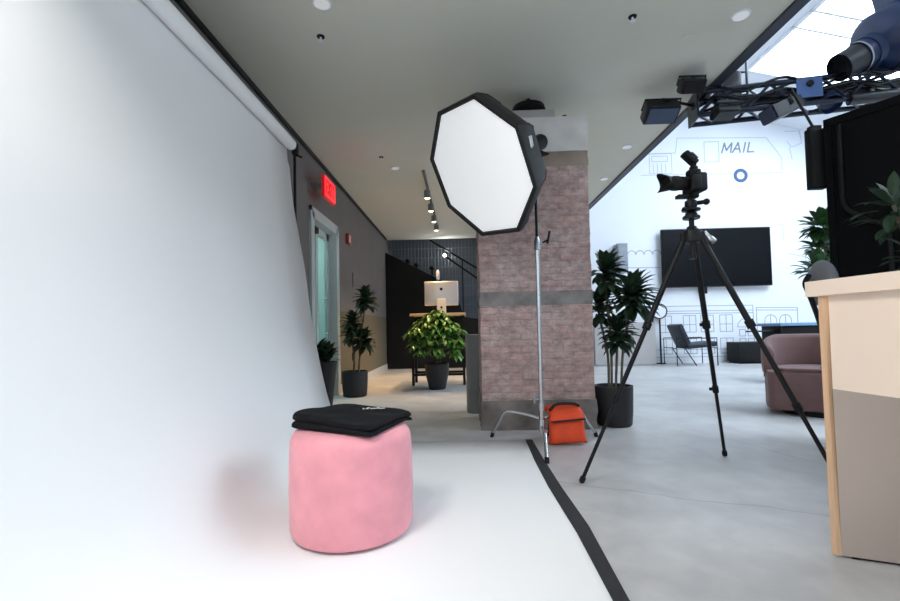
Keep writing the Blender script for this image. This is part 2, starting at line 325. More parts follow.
MB().tube([(xd+.05, yb_-.2, .8), (xd+.05, yb_-.2, 1.5)], .014).tube([(xd, yb_-.2, .9), (xd+.05, yb_-.2, .9)], .01).tube([(xd, yb_-.2, 1.4), (xd+.05, yb_-.2, 1.4)], .01).build('door_handle', 'steel', leaf)
MB().span((xd, ya+.12, DZ-.2), (xd+.06, ya+.36, DZ-.12), .01).build('door_closer', 'black', door)
# ------------------------------------------------------------------ paper backdrop, its roll and stand
Y1 = 3.77
t = thing('paper_backdrop', 'white seamless paper backdrop sweeping from its roll down across the floor', 'backdrop', (-1.1, Y1, 0))
rc = Vector((-1.45, 0, 2.545)); rr_ = .052
prof = [(rc.x, rc.z+rr_-.002), (rc.x-rr_*.75, rc.z+rr_*.66), (rc.x-rr_, rc.z), (rc.x-rr_*.72, rc.z-rr_*.72), (-1.479, 2.40), (-1.448, 2.05), (-1.39, 1.7), (-1.349, 1.46), (-1.299, 1.076), (-1.21, .61), (-1.129, .299), (-1.04, .13), (-.92, .035), (-.78, .006), (-.6, .003), (-.2, .003), (.2, .003), (.515, .003)]
pp = bez([(x, 0, z) for x, z in prof], 5); ys = [Y1-i*(Y1+2.1)/14 for i in range(15)]
pm = MB(); vs = [(p.x+(.012*math.sin(2.1*y)+.008*math.sin(4.7*y+1))*min(1, max(0, p.z-.3))*(1 if p.z < 2.4 else 0), y, p.z) for y in ys for p in pp]; k = len(pp)
pm.poly(vs, [[j*k+i, j*k+i+1, (j+1)*k+i+1, (j+1)*k+i] for j in range(14) for i in range(k-1)])
o = pm.build('paper_sheet', 'paper', t, 60); md = o.modifiers.new('thickness', 'SOLIDIFY'); md.thickness = .0015; md.offset = 0
MB().tube([(rc.x, Y1, rc.z), (rc.x, -2.1, rc.z)], rr_-.004, 28).build('paper_roll', 'paper', t)
MB().tube([(rc.x, Y1+.03, rc.z), (rc.x, Y1-.05, rc.z)], .034, 20).build('core_tube', 'core', t)
t = thing('backdrop_stand', 'black stand pole holding up the end of the white paper roll', 'stand', (-1.46, 3.88, 0))
MB().tube([(-1.46, 3.88, .05), (-1.46, 3.88, 1.35)], .017).tube([(-1.46, 3.88, 1.3), (-1.46, 3.88, 2.62)], .013).build('pole', 'blackmetal', t)
MB().tube([(rc.x, 3.9, rc.z), (rc.x, 3.60, rc.z)], .016).build('crossbar', 'blackmetal', t)
MB().box((-1.455, 3.88, 2.55), (.05, .05, .1), None, .008).tube([(-1.46, 3.88, 2.5), (-1.40, 3.9, 2.48)], .009).box((-1.46, 3.88, 1.33), (.05, .05, .06), None, .01).build('bracket', 'black', t)
for a in (100, 215, 330):
    c, s_ = math.cos(R(a)), math.sin(R(a))
    MB().tube([(-1.46+.02*c, 3.88+.02*s_, .55), (-1.46+.34*c, 3.88+.34*s_, .012)], .011).build('leg', 'blackmetal', t)
tp = MB(); inn = [(.489, 3.782), (.472, 3.2), (.470, 2.672), (.487, 2.07), (.482, 1.572), (.48, .9), (.48, -.5)]; out = [(.544, 3.779), (.541, 3.2), (.545, 2.653), (.560, 2.14), (.538, 1.572), (.535, .9), (.535, -.5)]
n = len(inn); tp.poly([(x, y, z) for z in (.0005, .0058) for P in (inn, out) for x, y in P], [[2*n+i, 2*n+i+1, 3*n+i+1, 3*n+i] for i in range(n-1)]+[[n+i, n+i+1, 3*n+i+1, 3*n+i] for i in range(n-1)]+[[i, i+1, 2*n+i+1, 2*n+i] for i in range(n-1)]+[[0, n, 3*n, 2*n], [n-1, 2*n-1, 4*n-1, 3*n-1]])
tag(tp.build('gaffer_tape_strip', 'tape', None, 0), 'long black tape strip holding the edge of white paper to the floor', 'tape')
# ------------------------------------------------------------------ stool and folded shirt
t = thing('pouf_stool', 'round pink velvet pouf stool standing on the white paper', 'stool', (-.545, 2.15, .0048))
H_, Rr = .475, .283
MB().lathe([(Rr-.03, .008), (Rr-.008, .014), (Rr, .035), (Rr+.003, .2), (Rr+.001, .34), (Rr-.002, .40), (Rr-.004, .425), (Rr-.010, .447), (Rr-.022, .463), (Rr-.042, .472), (Rr-.09, .4765), (.08, .478), (0.0001, .479)], (0, 0, 0), n=64).build('cover', 'pink', t, 50, local=True)
MB().lathe([(Rr-.06, 0), (Rr-.055, .012), (0.001, .012)], n=40).build('base', 'black', t, local=True)
def shirt():
    t = thing('folded_shirt', 'black folded shirt with white print lying on the pink stool', 'shirt', (-.5, 2.2, .482))
    FL, FR, BR, BL = Vector((-.84, 2.09)), Vector((-.392, 1.880)), Vector((-.258, 2.345)), Vector((-.675, 2.51))
    def outline(ins, k=64, r=.16):
        P = [FL, FR, BR, BL]; c = sum(P, Vector((0, 0)))/4; out = []
        P = [c+(p-c)*(1-ins/.25) for p in P]
        for i in range(4):
            a, b, d = P[i-1], P[i], P[(i+1) % 4]; p0, p2 = b.lerp(a, r), b.lerp(d, r)
            for j in range(7): t_ = j/6; out.append(p0*(1-t_)**2+b*2*t_*(1-t_)+p2*t_**2)
            nx = P[(i+1) % 4].lerp(P[i], r); out += [p2.lerp(nx, j/9) for j in range(1, 9)]
        return out
    def layer(z0, name, ph, sh, t0, t1):
        mb = MB(); rings = []
        for ins, f in ((.03, 0), (.008, .06), (.0, .3), (.0, .7), (.006, .92), (.02, 1), (.06, 1), (.12, 1), (.19, 1)):
            ring = []
            for p in outline(ins+sh):
                u = (p.x+.82)/.56; th = t0+(t1-t0)*u; q = Vector((p.x+.545, p.y-2.15)).length
                wv = .004*math.sin(p.x*19+p.y*13+ph)+.003*math.sin(p.y*31-p.x*9+ph)
                ring.append(mb.b.verts.new((p.x, p.y, z0(u)+th*f+wv*f-min(.02, max(0, (q-.26)*.28)))))
            rings.append(ring)
        n = len(rings[0])
        for A, B in zip(rings, rings[1:]):
            for j in range(n): mb.b.faces.new((A[j], A[(j+1) % n], B[(j+1) % n], B[j]))
        mb.b.faces.new(rings[0][::-1]); mb.b.faces.new(rings[-1]); return mb.build(name, 'jersey', t, 60)
    layer(lambda u: .4835, 'lower_fold', 0, .0, .036, .018); layer(lambda u: .5175-.017*u, 'upper_fold', 1.3, .004, .038, .020)
    pr = MB(); a = Vector((-.545, 2.235, .5385)); d = Vector((.97, .02, 0)).normalized(); up = Vector((-.2, .98, 0))
    strokes(pr, [(0, 0, .25, .5), (.25, .5, .5, .62), (.5, .62, .55, .3), (.8, .5, .9, .9), (1.1, .5, 1.5, .62), (1.5, .62, 1.6, .9), (1.75, .5, 2.0, .6)], a, d, up, (0, 0, 1), .07, .06, .012, .003)
    pr.build('print', 'print', t, 0)
shirt()
# ------------------------------------------------------------------ brick column with cap, pale plate and dark dome
CX0, CX1, CY0, CY1 = .155, 1.178, 4.15, 4.85
random.seed(3)
def blocky(z0, z1, jit, grow=0, nz=14):
    mb = MB(); nx, ny = 10, 6; ring = []
    for k_ in range(nz+1):
        z = z0+(z1-z0)*k_/nz; pts = []
        for i in range(nx): pts.append((CX0-grow+(CX1-CX0+2*grow)*i/nx, CY0-grow))
        for i in range(ny): pts.append((CX1+grow, CY0-grow+(CY1-CY0+2*grow)*i/ny))
        for i in range(nx): pts.append((CX1+grow-(CX1-CX0+2*grow)*i/nx, CY1+grow))
        for i in range(ny): pts.append((CX0-grow, CY1+grow-(CY1-CY0+2*grow)*i/ny))
        ring.append([mb.b.verts.new((x+random.uniform(-jit, jit), y+random.uniform(-jit, jit), z)) for x, y in pts])
    n = len(ring[0])
    for A, B in zip(ring, ring[1:]):
        for j in range(n): mb.b.faces.new((A[j], A[(j+1) % n], B[(j+1) % n], B[j]))
    mb.b.faces.new(ring[0][::-1]); mb.b.faces.new(ring[-1]); return mb
cement = mat('rough_cement', (122, 116, 112), rough=.9, var=.4, scale=5, bump=.4, bscale=25, spec=.2)
tancement = mat('tan_cement', (152, 138, 126), rough=.9, var=.25, scale=5, bump=.4, bscale=22, spec=.2)
capgrey = mat('pale_cement', (214, 211, 209), rough=.9, var=.12, scale=6, bump=.4, bscale=22, spec=.2)
bandgrey = mat('grey_cement_band', (138, 134, 132), rough=.9, var=.3, scale=7, bump=.35, bscale=22, spec=.2)
t = thing('brick_column', 'weathered mauve brick column with grey cement bands behind the light stand', 'column', ((CX0+CX1)/2, (CY0+CY1)/2, 0))
blocky(.27, 1.135, .005).build('brick_shaft', 'brick', t, 40); blocky(1.265, 2.42, .005, nz=20).build('brick_shaft', 'brick', t, 40)
tag(blocky(1.135, 1.265, .005, .004, 3).build('cement_band', bandgrey, t, 40), 'grey cement band across the bricks')
tag(blocky(2.42, 2.56, .005, .003, 3).build('cement_band', tancement, t, 40), 'tan cement band below the cap of the column')
tag(blocky(2.56, 2.885, .004, .006, 5).build('cap', capgrey, t, 40), 'pale grey cement cap of the column')
tag(blocky(0, .27, .008, .012, 5).build('base', cement, t, 40), 'grey cement footing of the column')
t = thing('pendant_speaker', 'dark dome hanging from the ceiling over the brick column', 'speaker', (.69, 4.42, 3.2))
MB().lathe([(.0, 3.05), (.15, 3.052), (.168, 3.07), (.155, 3.115), (.11, 3.14), (.04, 3.15), (.0001, 3.152)], (.69, 4.42, 0)).build('dome', 'black', t)
MB().tube([(.69, 4.42, 3.14), (.69, 4.42, 3.2)], .02).build('stem', 'black', t)
tag(MB().span((.51, 4.3, 2.886), (.92, 4.7, 3.035), .008).build('duct_box', 'partition', None, 0), 'pale box standing on top of the brick column', 'box')
tag(MB().lathe([(.0001, 2.886), (.03, 2.886), (.032, 2.92), (.02, 2.94), (.0001, 2.945)], (1.0, 4.25, 0), n=16).build('dark_sensor', 'black', None), 'tiny dark sensor on top of the brick column edge', 'sensor')
# ------------------------------------------------------------------ chrome light stand, octagonal softbox, sandbag
sc = Vector((.605, 3.63, 0))
t = thing('light_stand', 'chrome three legged light stand in front of the brick column', 'light stand', sc)
px = lambda z: sc+Vector((0, 0, z))
MB().tube([px(.1), px(1.62)], .0175, 16).lathe([(.024, .10), (.024, .2)], sc, n=16).lathe([(.023, .27), (.023, .33)], sc, n=16).build('pole', 'chrome', t)
MB().tube([px(1.58), px(2.36)], .0115, 14).build('riser', 'blackmetal', t)
cl = MB().lathe([(.0176, 1.55), (.025, 1.555), (.025, 1.63), (.014, 1.66)], sc, n=18).box(px(1.61)+Vector((.03, 0, 0)), (.05, .03, .03), None, .005)
cl = cl.build('collar', 'steel', t)
MB().tube([px(1.61)+Vector((.04, -.01, 0)), px(1.63)+Vector((.085, -.02, .0))], .008).tube([px(1.60)+Vector((.08, -.02, 0)), px(1.68)+Vector((.10, -.02, .02))], .009).build('knob', 'black', cl)
MB().tube([px(.36), px(.36)+Vector((-.06, -.03, 0))], .007).tube([px(.33)+Vector((-.06, -.03, 0)), px(.41)+Vector((-.06, -.03, 0))], .008).build('knob', 'steel', t)
for fx, fy, hz in ((.217, 3.902, .235), (1.098, 3.865, .235), (.548, 3.126, .17)):
    f = Vector((fx, fy, 0)); d = (f-sc).normalized(); L_ = (f-sc).length
    path = bez([sc+d*.02+Vector((0, 0, hz-.03)), sc+d*.12+Vector((0, 0, hz-.012)), sc+d*(L_*.62)+Vector((0, 0, hz)), sc+d*(L_*.74)+Vector((0, 0, hz-.025)), sc+d*(L_*.82)+Vector((0, 0, hz*.62)), sc+d*(L_-.01)+Vector((0, 0, .03))], 6)
    lg = MB().tube(path, .0135, 12).build('leg', 'chrome', t)
    e = path[-1]; MB().tube([e+Vector((0, 0, .01))-d*.004, Vector((e.x, e.y, .0))+d*.008], .016, 12).build('foot', 'rubber', lg)
# softbox
C = Vector((.138, 3.303, 2.094)); az, el, sp0 = -.947, -.511, 1.065; RO = .537
nn = Vector((math.sin(az)*math.cos(el), -math.cos(az)*math.cos(el), math.sin(el))); uu = Vector((0, 0, 1)).cross(nn).normalized(); ww = nn.cross(uu)
def oc(r, dpt, k_): a = sp0+k_*PI/4; return C-nn*dpt+r*(math.cos(a)*uu+math.sin(a)*ww)
t = thing('softbox', 'large octagonal softbox with white front and black sides on the chrome stand', 'softbox', C)
sb = MB(); profs = [(RO*.932, .02), (RO*.94, -.012), (RO*.985, -.016), (RO, -.004), (RO, .03), (RO*.93, .13), (RO*.77, .26), (RO*.54, .38), (RO*.3, .46), (.075, .50)]
rings = [[sb.b.verts.new(oc(r, d, k_)) for k_ in range(8)] for r, d in profs]
for A, B in zip(rings, rings[1:]):
    for j in range(8): sb.b.faces.new((A[j], A[(j+1) % 8], B[(j+1) % 8], B[j]))
sb.b.faces.new(rings[-1]); sb.build('shell', 'nylon', t, 30)
fd = MB(); fd.prism([oc(RO*.932, .004, k_) for k_ in range(8)], -nn*.004); fd.build('front_diffuser', 'diffuser', t, 0)
for k_ in range(8):
    MB().tube([oc(RO*.99, .03, k_), oc(RO*.93, .13, k_), oc(RO*.77, .26, k_), oc(RO*.54, .38, k_), oc(.09, .50, k_)], .005, 8).build('rod', 'black', t)
MB().lathe([(.085, 0), (.095, .01), (.095, .04), (.08, .05)], C-nn*.5, -nn, n=24).build('speed_ring', 'blackmetal', t)
lx = (oc(RO*.93, .13, 6.5)-oc(RO, .03, 6.5)).normalized(); lz = (oc(RO, .03, 7)-oc(RO, .03, 6)).normalized(); lnn = lx.cross(lz); lnn = lnn if lnn.dot(oc(1, 0, 6.5)-C) > 0 else -lnn; lp = oc(RO, .03, 6).lerp(oc(RO, .03, 7), .62)+lx*.035+lnn*.001
strokes(MB(), [(0, 0, .3, 1), (.3, 1, .55, .1), (.55, .1, .9, 1)], lp, lx, lz, lnn, .055, .06, .014, .006).build('logo', 'print', t, 0)
t = thing('strobe_light', 'black studio strobe head with bracket behind the octagonal softbox', 'light', C-nn*.55)
MB().lathe([(.05, 0), (.062, .01), (.064, .2), (.055, .22), (.03, .224)], C-nn*.552, -nn, n=24).build('body', 'black', t)
be = C-nn*.62
MB().tube([be, be.lerp(px(2.33), .5)+Vector((0, 0, -.02)), px(2.33)], .014).box(px(2.335), (.05, .05, .09), None, .006).build('bracket', 'blackmetal', t)
MB().prism([px(2.33)+Vector((.0, -.03, .05)), px(2.33)+Vector((.12, -.03, .0)), px(2.33)+Vector((.02, -.03, -.03))], (0, .03, 0), .006).build('lever', 'black', t)
# sandbag on the right leg
t = thing('sandbag', 'orange saddle sandbag hung over the leg of the chrome light stand', 'sandbag', (.80, 3.70, .0), 0)
def puff(mb, c, sx, sy, sz, lean=0, n=14, p=.42):
    vs = []; 
    for side in (-1, 1):
        for j in range(n+1):
            for i in range(n+1):
                u, v = 2*i/n-1, 2*j/n-1; th = max(0, (1-abs(u)**3))**p*max(0, (1-abs(v)**3))**p
                pinch = 1-.05*(1-v*v)*abs(u)**2; pz = 1-.07*(1-u*u)
                vs.append((c[0]+u*sx*pinch*(1-.05*v), c[1]+side*sy*th+lean*v, max(.003, c[2]+v*sz*pz+.010*u)))
    k = n+1; off = k*k; f = []
    for j in range(n):
        for i in range(n): a = [j*k+i, j*k+i+1, (j+1)*k+i+1, (j+1)*k+i]; f.append(a); f.append([x+off for x in a][::-1])
    mb.poly(vs, f); bmesh.ops.remove_doubles(mb.b, verts=mb.b.verts, dist=.0006); return mb
puff(MB(), (.800, 3.635, .117), .148, .062, .115, .02).build('front_pouch', 'orange', t, 70)
puff(MB(), (.83, 3.86, .117), .142, .055, .112, -.02).build('rear_pouch', 'nylon', t, 70)
flap = MB(); fp = bez([(0, 3.575, .198), (0, 3.585, .215), (0, 3.63, .243), (0, 3.72, .262), (0, 3.79, .29), (0, 3.86, .235)], 5)
vs = [(.665+.268*i/6, p.y, p.z+.004*(i-3)+.004*math.sin(i*1.7)) for p in fp for i in range(7)]
flap.poly(vs, [[a*7+i, a*7+i+1, a*7+i+8, a*7+i+7] for a in range(len(fp)-1) for i in range(6)]); o = flap.build('flap', 'orange', t, 70); md = o.modifiers.new('thickness', 'SOLIDIFY'); md.thickness = .008
MB().tube(bez([(.68, 3.70, .255), (.74, 3.72, .30), (.87, 3.72, .305), (.925, 3.73, .285)], 6), .012, 8).build('handle', 'nylon', t)
MB().box((.80, 3.572, .198), (.268, .008, .012), Euler((0, R(-4.5), 0))).build('edge_binding', 'nylon', t, 0)
# ------------------------------------------------------------------ camera tripod
feet = [Vector((.676, 2.734, 0)), Vector((1.814, 3.253, 0)), Vector((1.86, 2.23, 0))]
ax = Vector((1.345, 2.655, 0))
t = thing('tripod', 'tall black camera tripod with spread legs on the concrete floor', 'tripod', (1.345, 2.655, 0))
MB().lathe([(.02, 1.40), (.05, 1.41), (.056, 1.44), (.05, 1.475), (.028, 1.49), (.026, 1.50)], ax, n=24).build('spider', 'blackmetal', t)
MB().tube([ax+Vector((0, 0, 1.33)), ax+Vector((0, 0, 1.56))], .0145, 14).lathe([(.02, 1.31), (.02, 1.335)], ax, n=14).build('center_column', 'blackmetal', t)
MB().lathe([(.045, 1.545), (.048, 1.553), (.045, 1.562)], ax, n=24).lathe([(.03, 1.562), (.034, 1.575), (.022, 1.59), (.05, 1.593), (.052, 1.602), (.03, 1.606), (.034, 1.62), (.032, 1.65), (.018, 1.66), (.018, 1.668)], ax, n=24).tube([ax+Vector((.02, -.01, 1.635)), ax+Vector((.075, -.02, 1.64))], .013).ball(ax+Vector((.08, -.02, 1.64)), .019).tube([ax+Vector((-.02, -.01, 1.6)), ax+Vector((-.055, -.02, 1.6))], .012).build('ball_head', 'blackmetal', t)
MB().box(ax+Vector((-.02, 0, 1.678)), (.12, .05, .02), None, .004).tube([ax+Vector((.0, -.05, 1.678)), ax+Vector((.0, .03, 1.678))], .012).build('clamp_plate', 'black', t)
for f in feet:
    d = (f-ax).normalized(); top = ax+d*.045+Vector((0, 0, 1.435)); bot = f.copy(); v = bot-top
    P = lambda s_: top+v*s_
    lg = MB().tube([P(0), P(.36)], .0165, 14).box(top+Vector((0, 0, .004)), (.045, .045, .05), Euler((0, 0, math.atan2(d.y, d.x))), .008).build('leg', 'blackmetal', t)
    MB().tube([P(.35), P(.66)], .0135, 14).build('middle_section', 'blackmetal', lg)
    MB().tube([P(.65), P(.985)], .0108, 14).build('lower_section', 'blackmetal', lg)
    sd = Vector((-d.y, d.x, 0))
    for s_, r in ((.355, .023), (.655, .019)):
        MB().tube([P(s_-.014), P(s_+.014)], r, 14).tube([P(s_)+sd*.012, P(s_)+sd*.036], .011, 10).build('leg_lock', 'black', lg)
    MB().tube([P(.975), P(.99)], .017, 12).ball(P(.99), .017).build('foot', 'rubber', lg)
tag(MB().tube(bez([ax+Vector((.055, -.03, 1.46)), ax+Vector((.075, -.05, 1.42)), ax+Vector((.10, -.05, 1.40))], 4), [.012]*4+[.018]*4+[.016], 10).build('angle_latch', 'steel', t), 'pale metal latch at the top of the tripod leg')
# camera: lens to the left, turned slightly to the stool
cr = R(6); t = thing('photo_camera', 'black camera with a long hooded lens on top of the tripod', 'camera', ax+Vector((-.016, 0, 1.688)), cr)
bd = MB().box((.045, .0, .062), (.075, .145, .108), None, .014, 3)
bd.box((.04, 0, .125), (.07, .06, .05), None, .014, 3).box((.015, -.062, .055), (.06, .03, .09), None, .012, 3); bd.build('body', 'black', t, local=True)
MB().box((.085, 0, .058), (.006, .085, .06), None, .002).build('rear_screen', 'screen', t, local=True)
MB().lathe([(.012, 0), (.014, .002), (.014, .016), (.012, .018)], (.035, -.052, .115), n=16).build('dial', 'blackmetal', t, local=True)
ln = MB().lathe([(.036, 0), (.036, .012), (.039, .016), (.040, .055), (.038, .058), (.038, .064), (.042, .068), (.042, .10), (.040, .104), (.0405, .135), (.038, .14)], (.01, 0, .068), (-1, 0, 0), n=32).build('lens', 'black', t, local=True)
MB().lathe([(.0405, .07), (.0428, .071), (.0428, .097), (.0405, .098)], (.01, 0, .068), (-1, 0, 0), n=36, cap=False).build('zoom_ring', 'rubber', ln, local=True)
MB().lathe([(.0001, .136), (.034, .138)], (.01, 0, .068), (-1, 0, 0), n=32, cap=False).build('front_element', 'screen', ln, local=True)
hd = MB(); nh = 48; hr = []
for r, base in ((.0425, .125), (.0545, None), (.0525, None), (.0405, .127)):
    ring = []
    for j in range(nh):
        a = 2*PI*j/nh; x = base if base else .168+.022*math.cos(2*a); ring.append(hd.b.verts.new((.01-x, r*math.sin(a), .068+r*math.cos(a))))
    hr.append(ring)
for A, B in zip(hr, hr[1:]+hr[:1]):
    for j in range(nh): hd.b.faces.new((A[j], A[(j+1) % nh], B[(j+1) % nh], B[j]))
hd.build('lens_hood', 'black', ln, 50, local=True)
wt = thing('flash_trigger', 'small black flash trigger tilted up on top of the camera', 'flash trigger', ax+Vector((.024, 0, 1.838)), cr)
MB().box((0, 0, .008), (.035, .035, .018), None, .003).box((-.0, 0, .025), (.022, .03, .03), None, .004).build('shoe', 'black', wt, local=True)
MB().box((-.022, 0, .066), (.035, .055, .095), Euler((0, R(-48), 0)), .008).build('body', 'black', wt, local=True)
MB().box((-.004, -.01, .078), (.004, .04, .05), Euler((0, R(-48), 0)), .001).build('display', 'steel', wt, local=True)
# ------------------------------------------------------------------ maple reception counter, faceted side
t = thing('reception_counter', 'pale maple counter with faceted side and thick top at the right', 'counter', (1.95, 1.4, 0))
A0, A1 = Vector((1.425, 1.80, 0)), Vector((1.50, 1.16, 0)); zt, zc = 1.03, .668
B0, B1 = Vector((1.462, 1.842, .012)), Vector((2.2, 1.55, .012)); XB = 2.6
up_ = MB().prism([(A0.x, A0.y, zc), (A1.x, A1.y, zc), (XB, 1.16, zc), (XB, 1.80, zc)], (0, 0, zt-zc)); up_.build('upper_panel', 'wood', t, 0)
lw = MB(); nu, nv = 16, 12; gv = []
for j in range(nv+1):
    for i in range(nu+1): gv.append(Vector((A0.x, A0.y, zc)).lerp(Vector((A1.x, A1.y, zc)), i/nu).lerp(B0.lerp(B1, i/nu), j/nv))
lw.poly(gv, [[j*(nu+1)+i, j*(nu+1)+i+1, (j+1)*(nu+1)+i+1, (j+1)*(nu+1)+i] for j in range(nv) for i in range(nu)])
lw.poly([(A0.x, A0.y, zc), (A1.x, A1.y, zc), (XB, 1.16, zc), (XB, 1.80, zc), B0, B1, (XB, 1.55, .012), (XB, 1.842, .012)], [[0, 3, 2, 1], [4, 5, 6, 7], [1, 2, 6, 5], [2, 3, 7, 6], [3, 0, 4, 7]])
bmesh.ops.remove_doubles(lw.b, verts=lw.b.verts, dist=.0005)
tag(lw.build('lower_panel', 'taupe', t, 30), 'grey taupe lower facet of the counter')
se = MB(); se.poly([(1.409, 1.80, zt), (1.409, 1.83, zt), (XB, 1.83, zt), (XB, 1.80, zt), (1.442, 1.842, .012), (1.442, 1.868, .012), (XB, 1.868, .012), (XB, 1.842, .012)], [[0, 1, 2, 3], [7, 6, 5, 4], [0, 4, 5, 1], [1, 5, 6, 2], [2, 6, 7, 3], [3, 7, 4, 0]]); se.build('end_panel', 'woodedge', t, 0)
MB().prism([(1.50, 1.84, 0), (1.50, 1.845, 0), (2.5, 1.845, 0), (2.5, 1.59, 0), (2.2, 1.59, 0)], (0, 0, .012)).build('plinth', 'black', t, 0)
tpm = MB().prism([(1.385, 1.865, zt), (1.462, 1.12, zt), (XB+.02, 1.12, zt), (XB+.02, 1.865, zt)], (0, 0, .061), .003); tpm.build('worktop', 'wood', t, 0)
# ------------------------------------------------------------------ plants
def pot_cyl(t, r, h, taper=.9, mt='pot'):
    MB().lathe([(r*taper*.92, 0), (r*taper, .012), (r*(taper*.35+.65), h*.35), (r, h*.9), (r, h), (r-.018, h), (r-.02, h-.05), (.0001, h-.05)], n=40).build('pot', mt, t, 50, local=True)
    MB().lathe([(r-.02, h-.047), (r*.5, h-.035), (.0001, h-.03)], n=24).build('soil', 'soil', t, local=True)
def rosette(mb, c, n, ln, wd, el0=75, el1=-15, droop=1.1, lim=-9):
    for i in range(n):
        f = i/n; a = i*2.399+random.uniform(-.2, .2); e = R(el0+(el1-el0)*f+random.uniform(-8, 8)); L_ = ln*(.6+.4*math.sin(PI*(.25+.65*f)))*random.uniform(.9, 1.1)
        if c[0]+math.cos(a)*L_*.75 < lim: continue
        mb.leaf(Vector(c)+Vector((0, 0, .06*(1-f))), (math.cos(a)*math.cos(e), math.sin(a)*math.cos(e), math.sin(e)), L_, wd, droop, .3, 6)
def cane_plant(name, label, loc, r, h, canes, ln, wd, n, leafm, group=None, lim=-9):
    t = thing(name, label, 'plant', loc, 0, group); pot_cyl(t, r, h)
    for x, y, z, sc_ in canes:
        st = MB().tube(bez([(x*.35, y*.35, h-.04), (x*.45+.01, y*.45, h+(z-h)*.4), (x*.85, y*.85, h+(z-h)*.8), (x, y, z)], 5), .012, 8).build('stem', 'stem', t, local=True)
        mb = MB(); rosette(mb, (x, y, z-.02), int(n*sc_), ln*sc_, wd, lim=lim); rosette(mb, (x, y, z-.1), int(n*.5*sc_), ln*sc_*1.05, wd, 35, -40, lim=lim)
        mb.build('foliage', leafm, t, 0, local=True, recalc=False)
    return t
random.seed(7)
cane_plant('potted_dracaena', 'tall cane plant in charcoal pot standing beside the brick column', (1.40, 4.32, 0), .175, .37, [(-.05, -.02, 1.42, 1.0), (.19, -.05, 1.20, 1.08), (.06, .0, .86, .85), (-.10, .06, 1.12, .75)], .25, .085, 54, 'leafdark', lim=-.165)
random.seed(11)
cane_plant('potted_tree_plant', 'dark leafy cane plant in black pot against the left wall', (-1.58, 6.45, 0), .185, .36, [(.17, .0, 1.38, .95), (-.02, -.03, 1.03, .9), (.13, .05, .80, .9), (-.06, .06, .90, .8)], .22, .095, 38, 'leafdark')
random.seed(5)
t = thing('tall_planter', 'tall tapered black planter with bushy leaves behind the paper edge', 'plant', (-1.60, 5.0, 0))
MB().lathe([(.10, 0), (.105, .01), (.17, .56), (.175, .6), (.155, .6), (.15, .55), (.0001, .55)], n=32).build('pot', 'pot', t, local=True)
MB().lathe([(.152, .552), (.0001, .565)], n=24).build('soil', 'soil', t, local=True)
mb = MB()
for i in range(90):
    a = random.uniform(0, 2*PI); e = random.uniform(.0, 1.3); q = Vector((random.uniform(-.09, .09), random.uniform(-.09, .09), .58+random.uniform(0, .14)))
    mb.leaf(q, (math.cos(a)*math.cos(e), math.sin(a)*math.cos(e), math.sin(e)), random.uniform(.12, .2), .08, 1.1, .2, 4)
mb.build('foliage', 'leafdark', t, 0, local=True, recalc=False)
random.seed(21)
t = thing('potted_schefflera', 'bushy bright green plant in dark pot in front of the desk', 'plant', (-.435, 7.08, 0))
MB().lathe([(.12, 0), (.13, .012), (.185, .25), (.192, .40), (.17, .41), (.165, .36), (.0001, .36)], n=40).build('pot', 'pot', t, local=True)
MB().lathe([(.167, .362), (.0001, .375)], n=24).build('soil', 'soil', t, local=True)
stm = MB(); fol = MB()
for i in range(110):
    a = i*2.399; rad = .40*math.sqrt((i+.5)/110)*random.uniform(.85, 1.08); zz = 1.25-.56*(rad/.43)**2*random.uniform(.75, 1.15)-random.uniform(0, .1)
    if i % 3 == 0: rad *= .9; zz = random.uniform(.55, .95); rad = random.uniform(.3, .42)
    c = Vector((rad*math.cos(a), rad*.62*math.sin(a), zz))
    if i % 4 == 0: stm.tube(bez([(random.uniform(-.05, .05), random.uniform(-.05, .05), .37), (c.x*.35, c.y*.35, .37+(zz-.37)*.65), c], 4), .006, 6)
    for j in range(8):
        b_ = j*PI/4+random.uniform(-.2, .2); fol.leaf(c, (math.cos(b_), math.sin(b_), random.uniform(-.75, .05)), random.uniform(.13, .19), .062, 1.5, .2, 4)
stm.build('stem', 'stem', t, local=True); fol.build('foliage', 'leafgreen', t, 0, local=True, recalc=False)
# ------------------------------------------------------------------ desk with computer in the far corner
t = thing('standing_desk', 'tall black desk with pale wood top behind the green plant', 'desk', (-.43, 7.75, 0))
MB().span((-.90, 7.48, 1.16), (.035, 8.05, 1.205), .004).build('desktop', 'tabletop', t, 0)
for x in (-.86, -.01):
    for y in (7.53, 8.0): MB().span((x-.022, y-.022, 0), (x+.022, y+.022, 1.16), .003).build('leg', 'black', t, 0)
MB().span((-.84, 7.52, .16), (-.03, 7.55, .2)).build('stretcher', 'black', t, 0); MB().span((-.84, 7.98, .16), (-.03, 8.01, .2)).build('stretcher', 'black', t, 0)
MB().span((-.86, 7.985, .5), (-.01, 8.0, 1.16)).build('modesty_panel', 'black', t, 0)
t = thing('desktop_computer', 'silver desktop computer seen from behind on the tall desk', 'computer', (-.375, 7.74, 1.206))
MB().box((0, 0, .345), (.585, .03, .42), None, .012, 3).build('display', 'alu', t, local=True)
MB().box((0, .019, .36), (.565, .006, .36)).build('screen', 'screen', t, 0, local=True)
MB().prism([(-.085, -.085, 0), (.085, -.085, 0), (.085, .1, 0), (-.085, .1, 0)], (0, 0, .008), .003).prism([(-.08, -.085, .006), (.08, -.085, .006), (.075, -.018, .26), (-.075, -.018, .26)], (0, .008, 0), .002).build('stand', 'alu', t, 0, local=True)
MB().lathe([(.026, 0), (.026, .003), (.0001, .003)], (0, -.015, .42), (0, -1, 0), n=24).build('emblem', 'black', t, local=True)
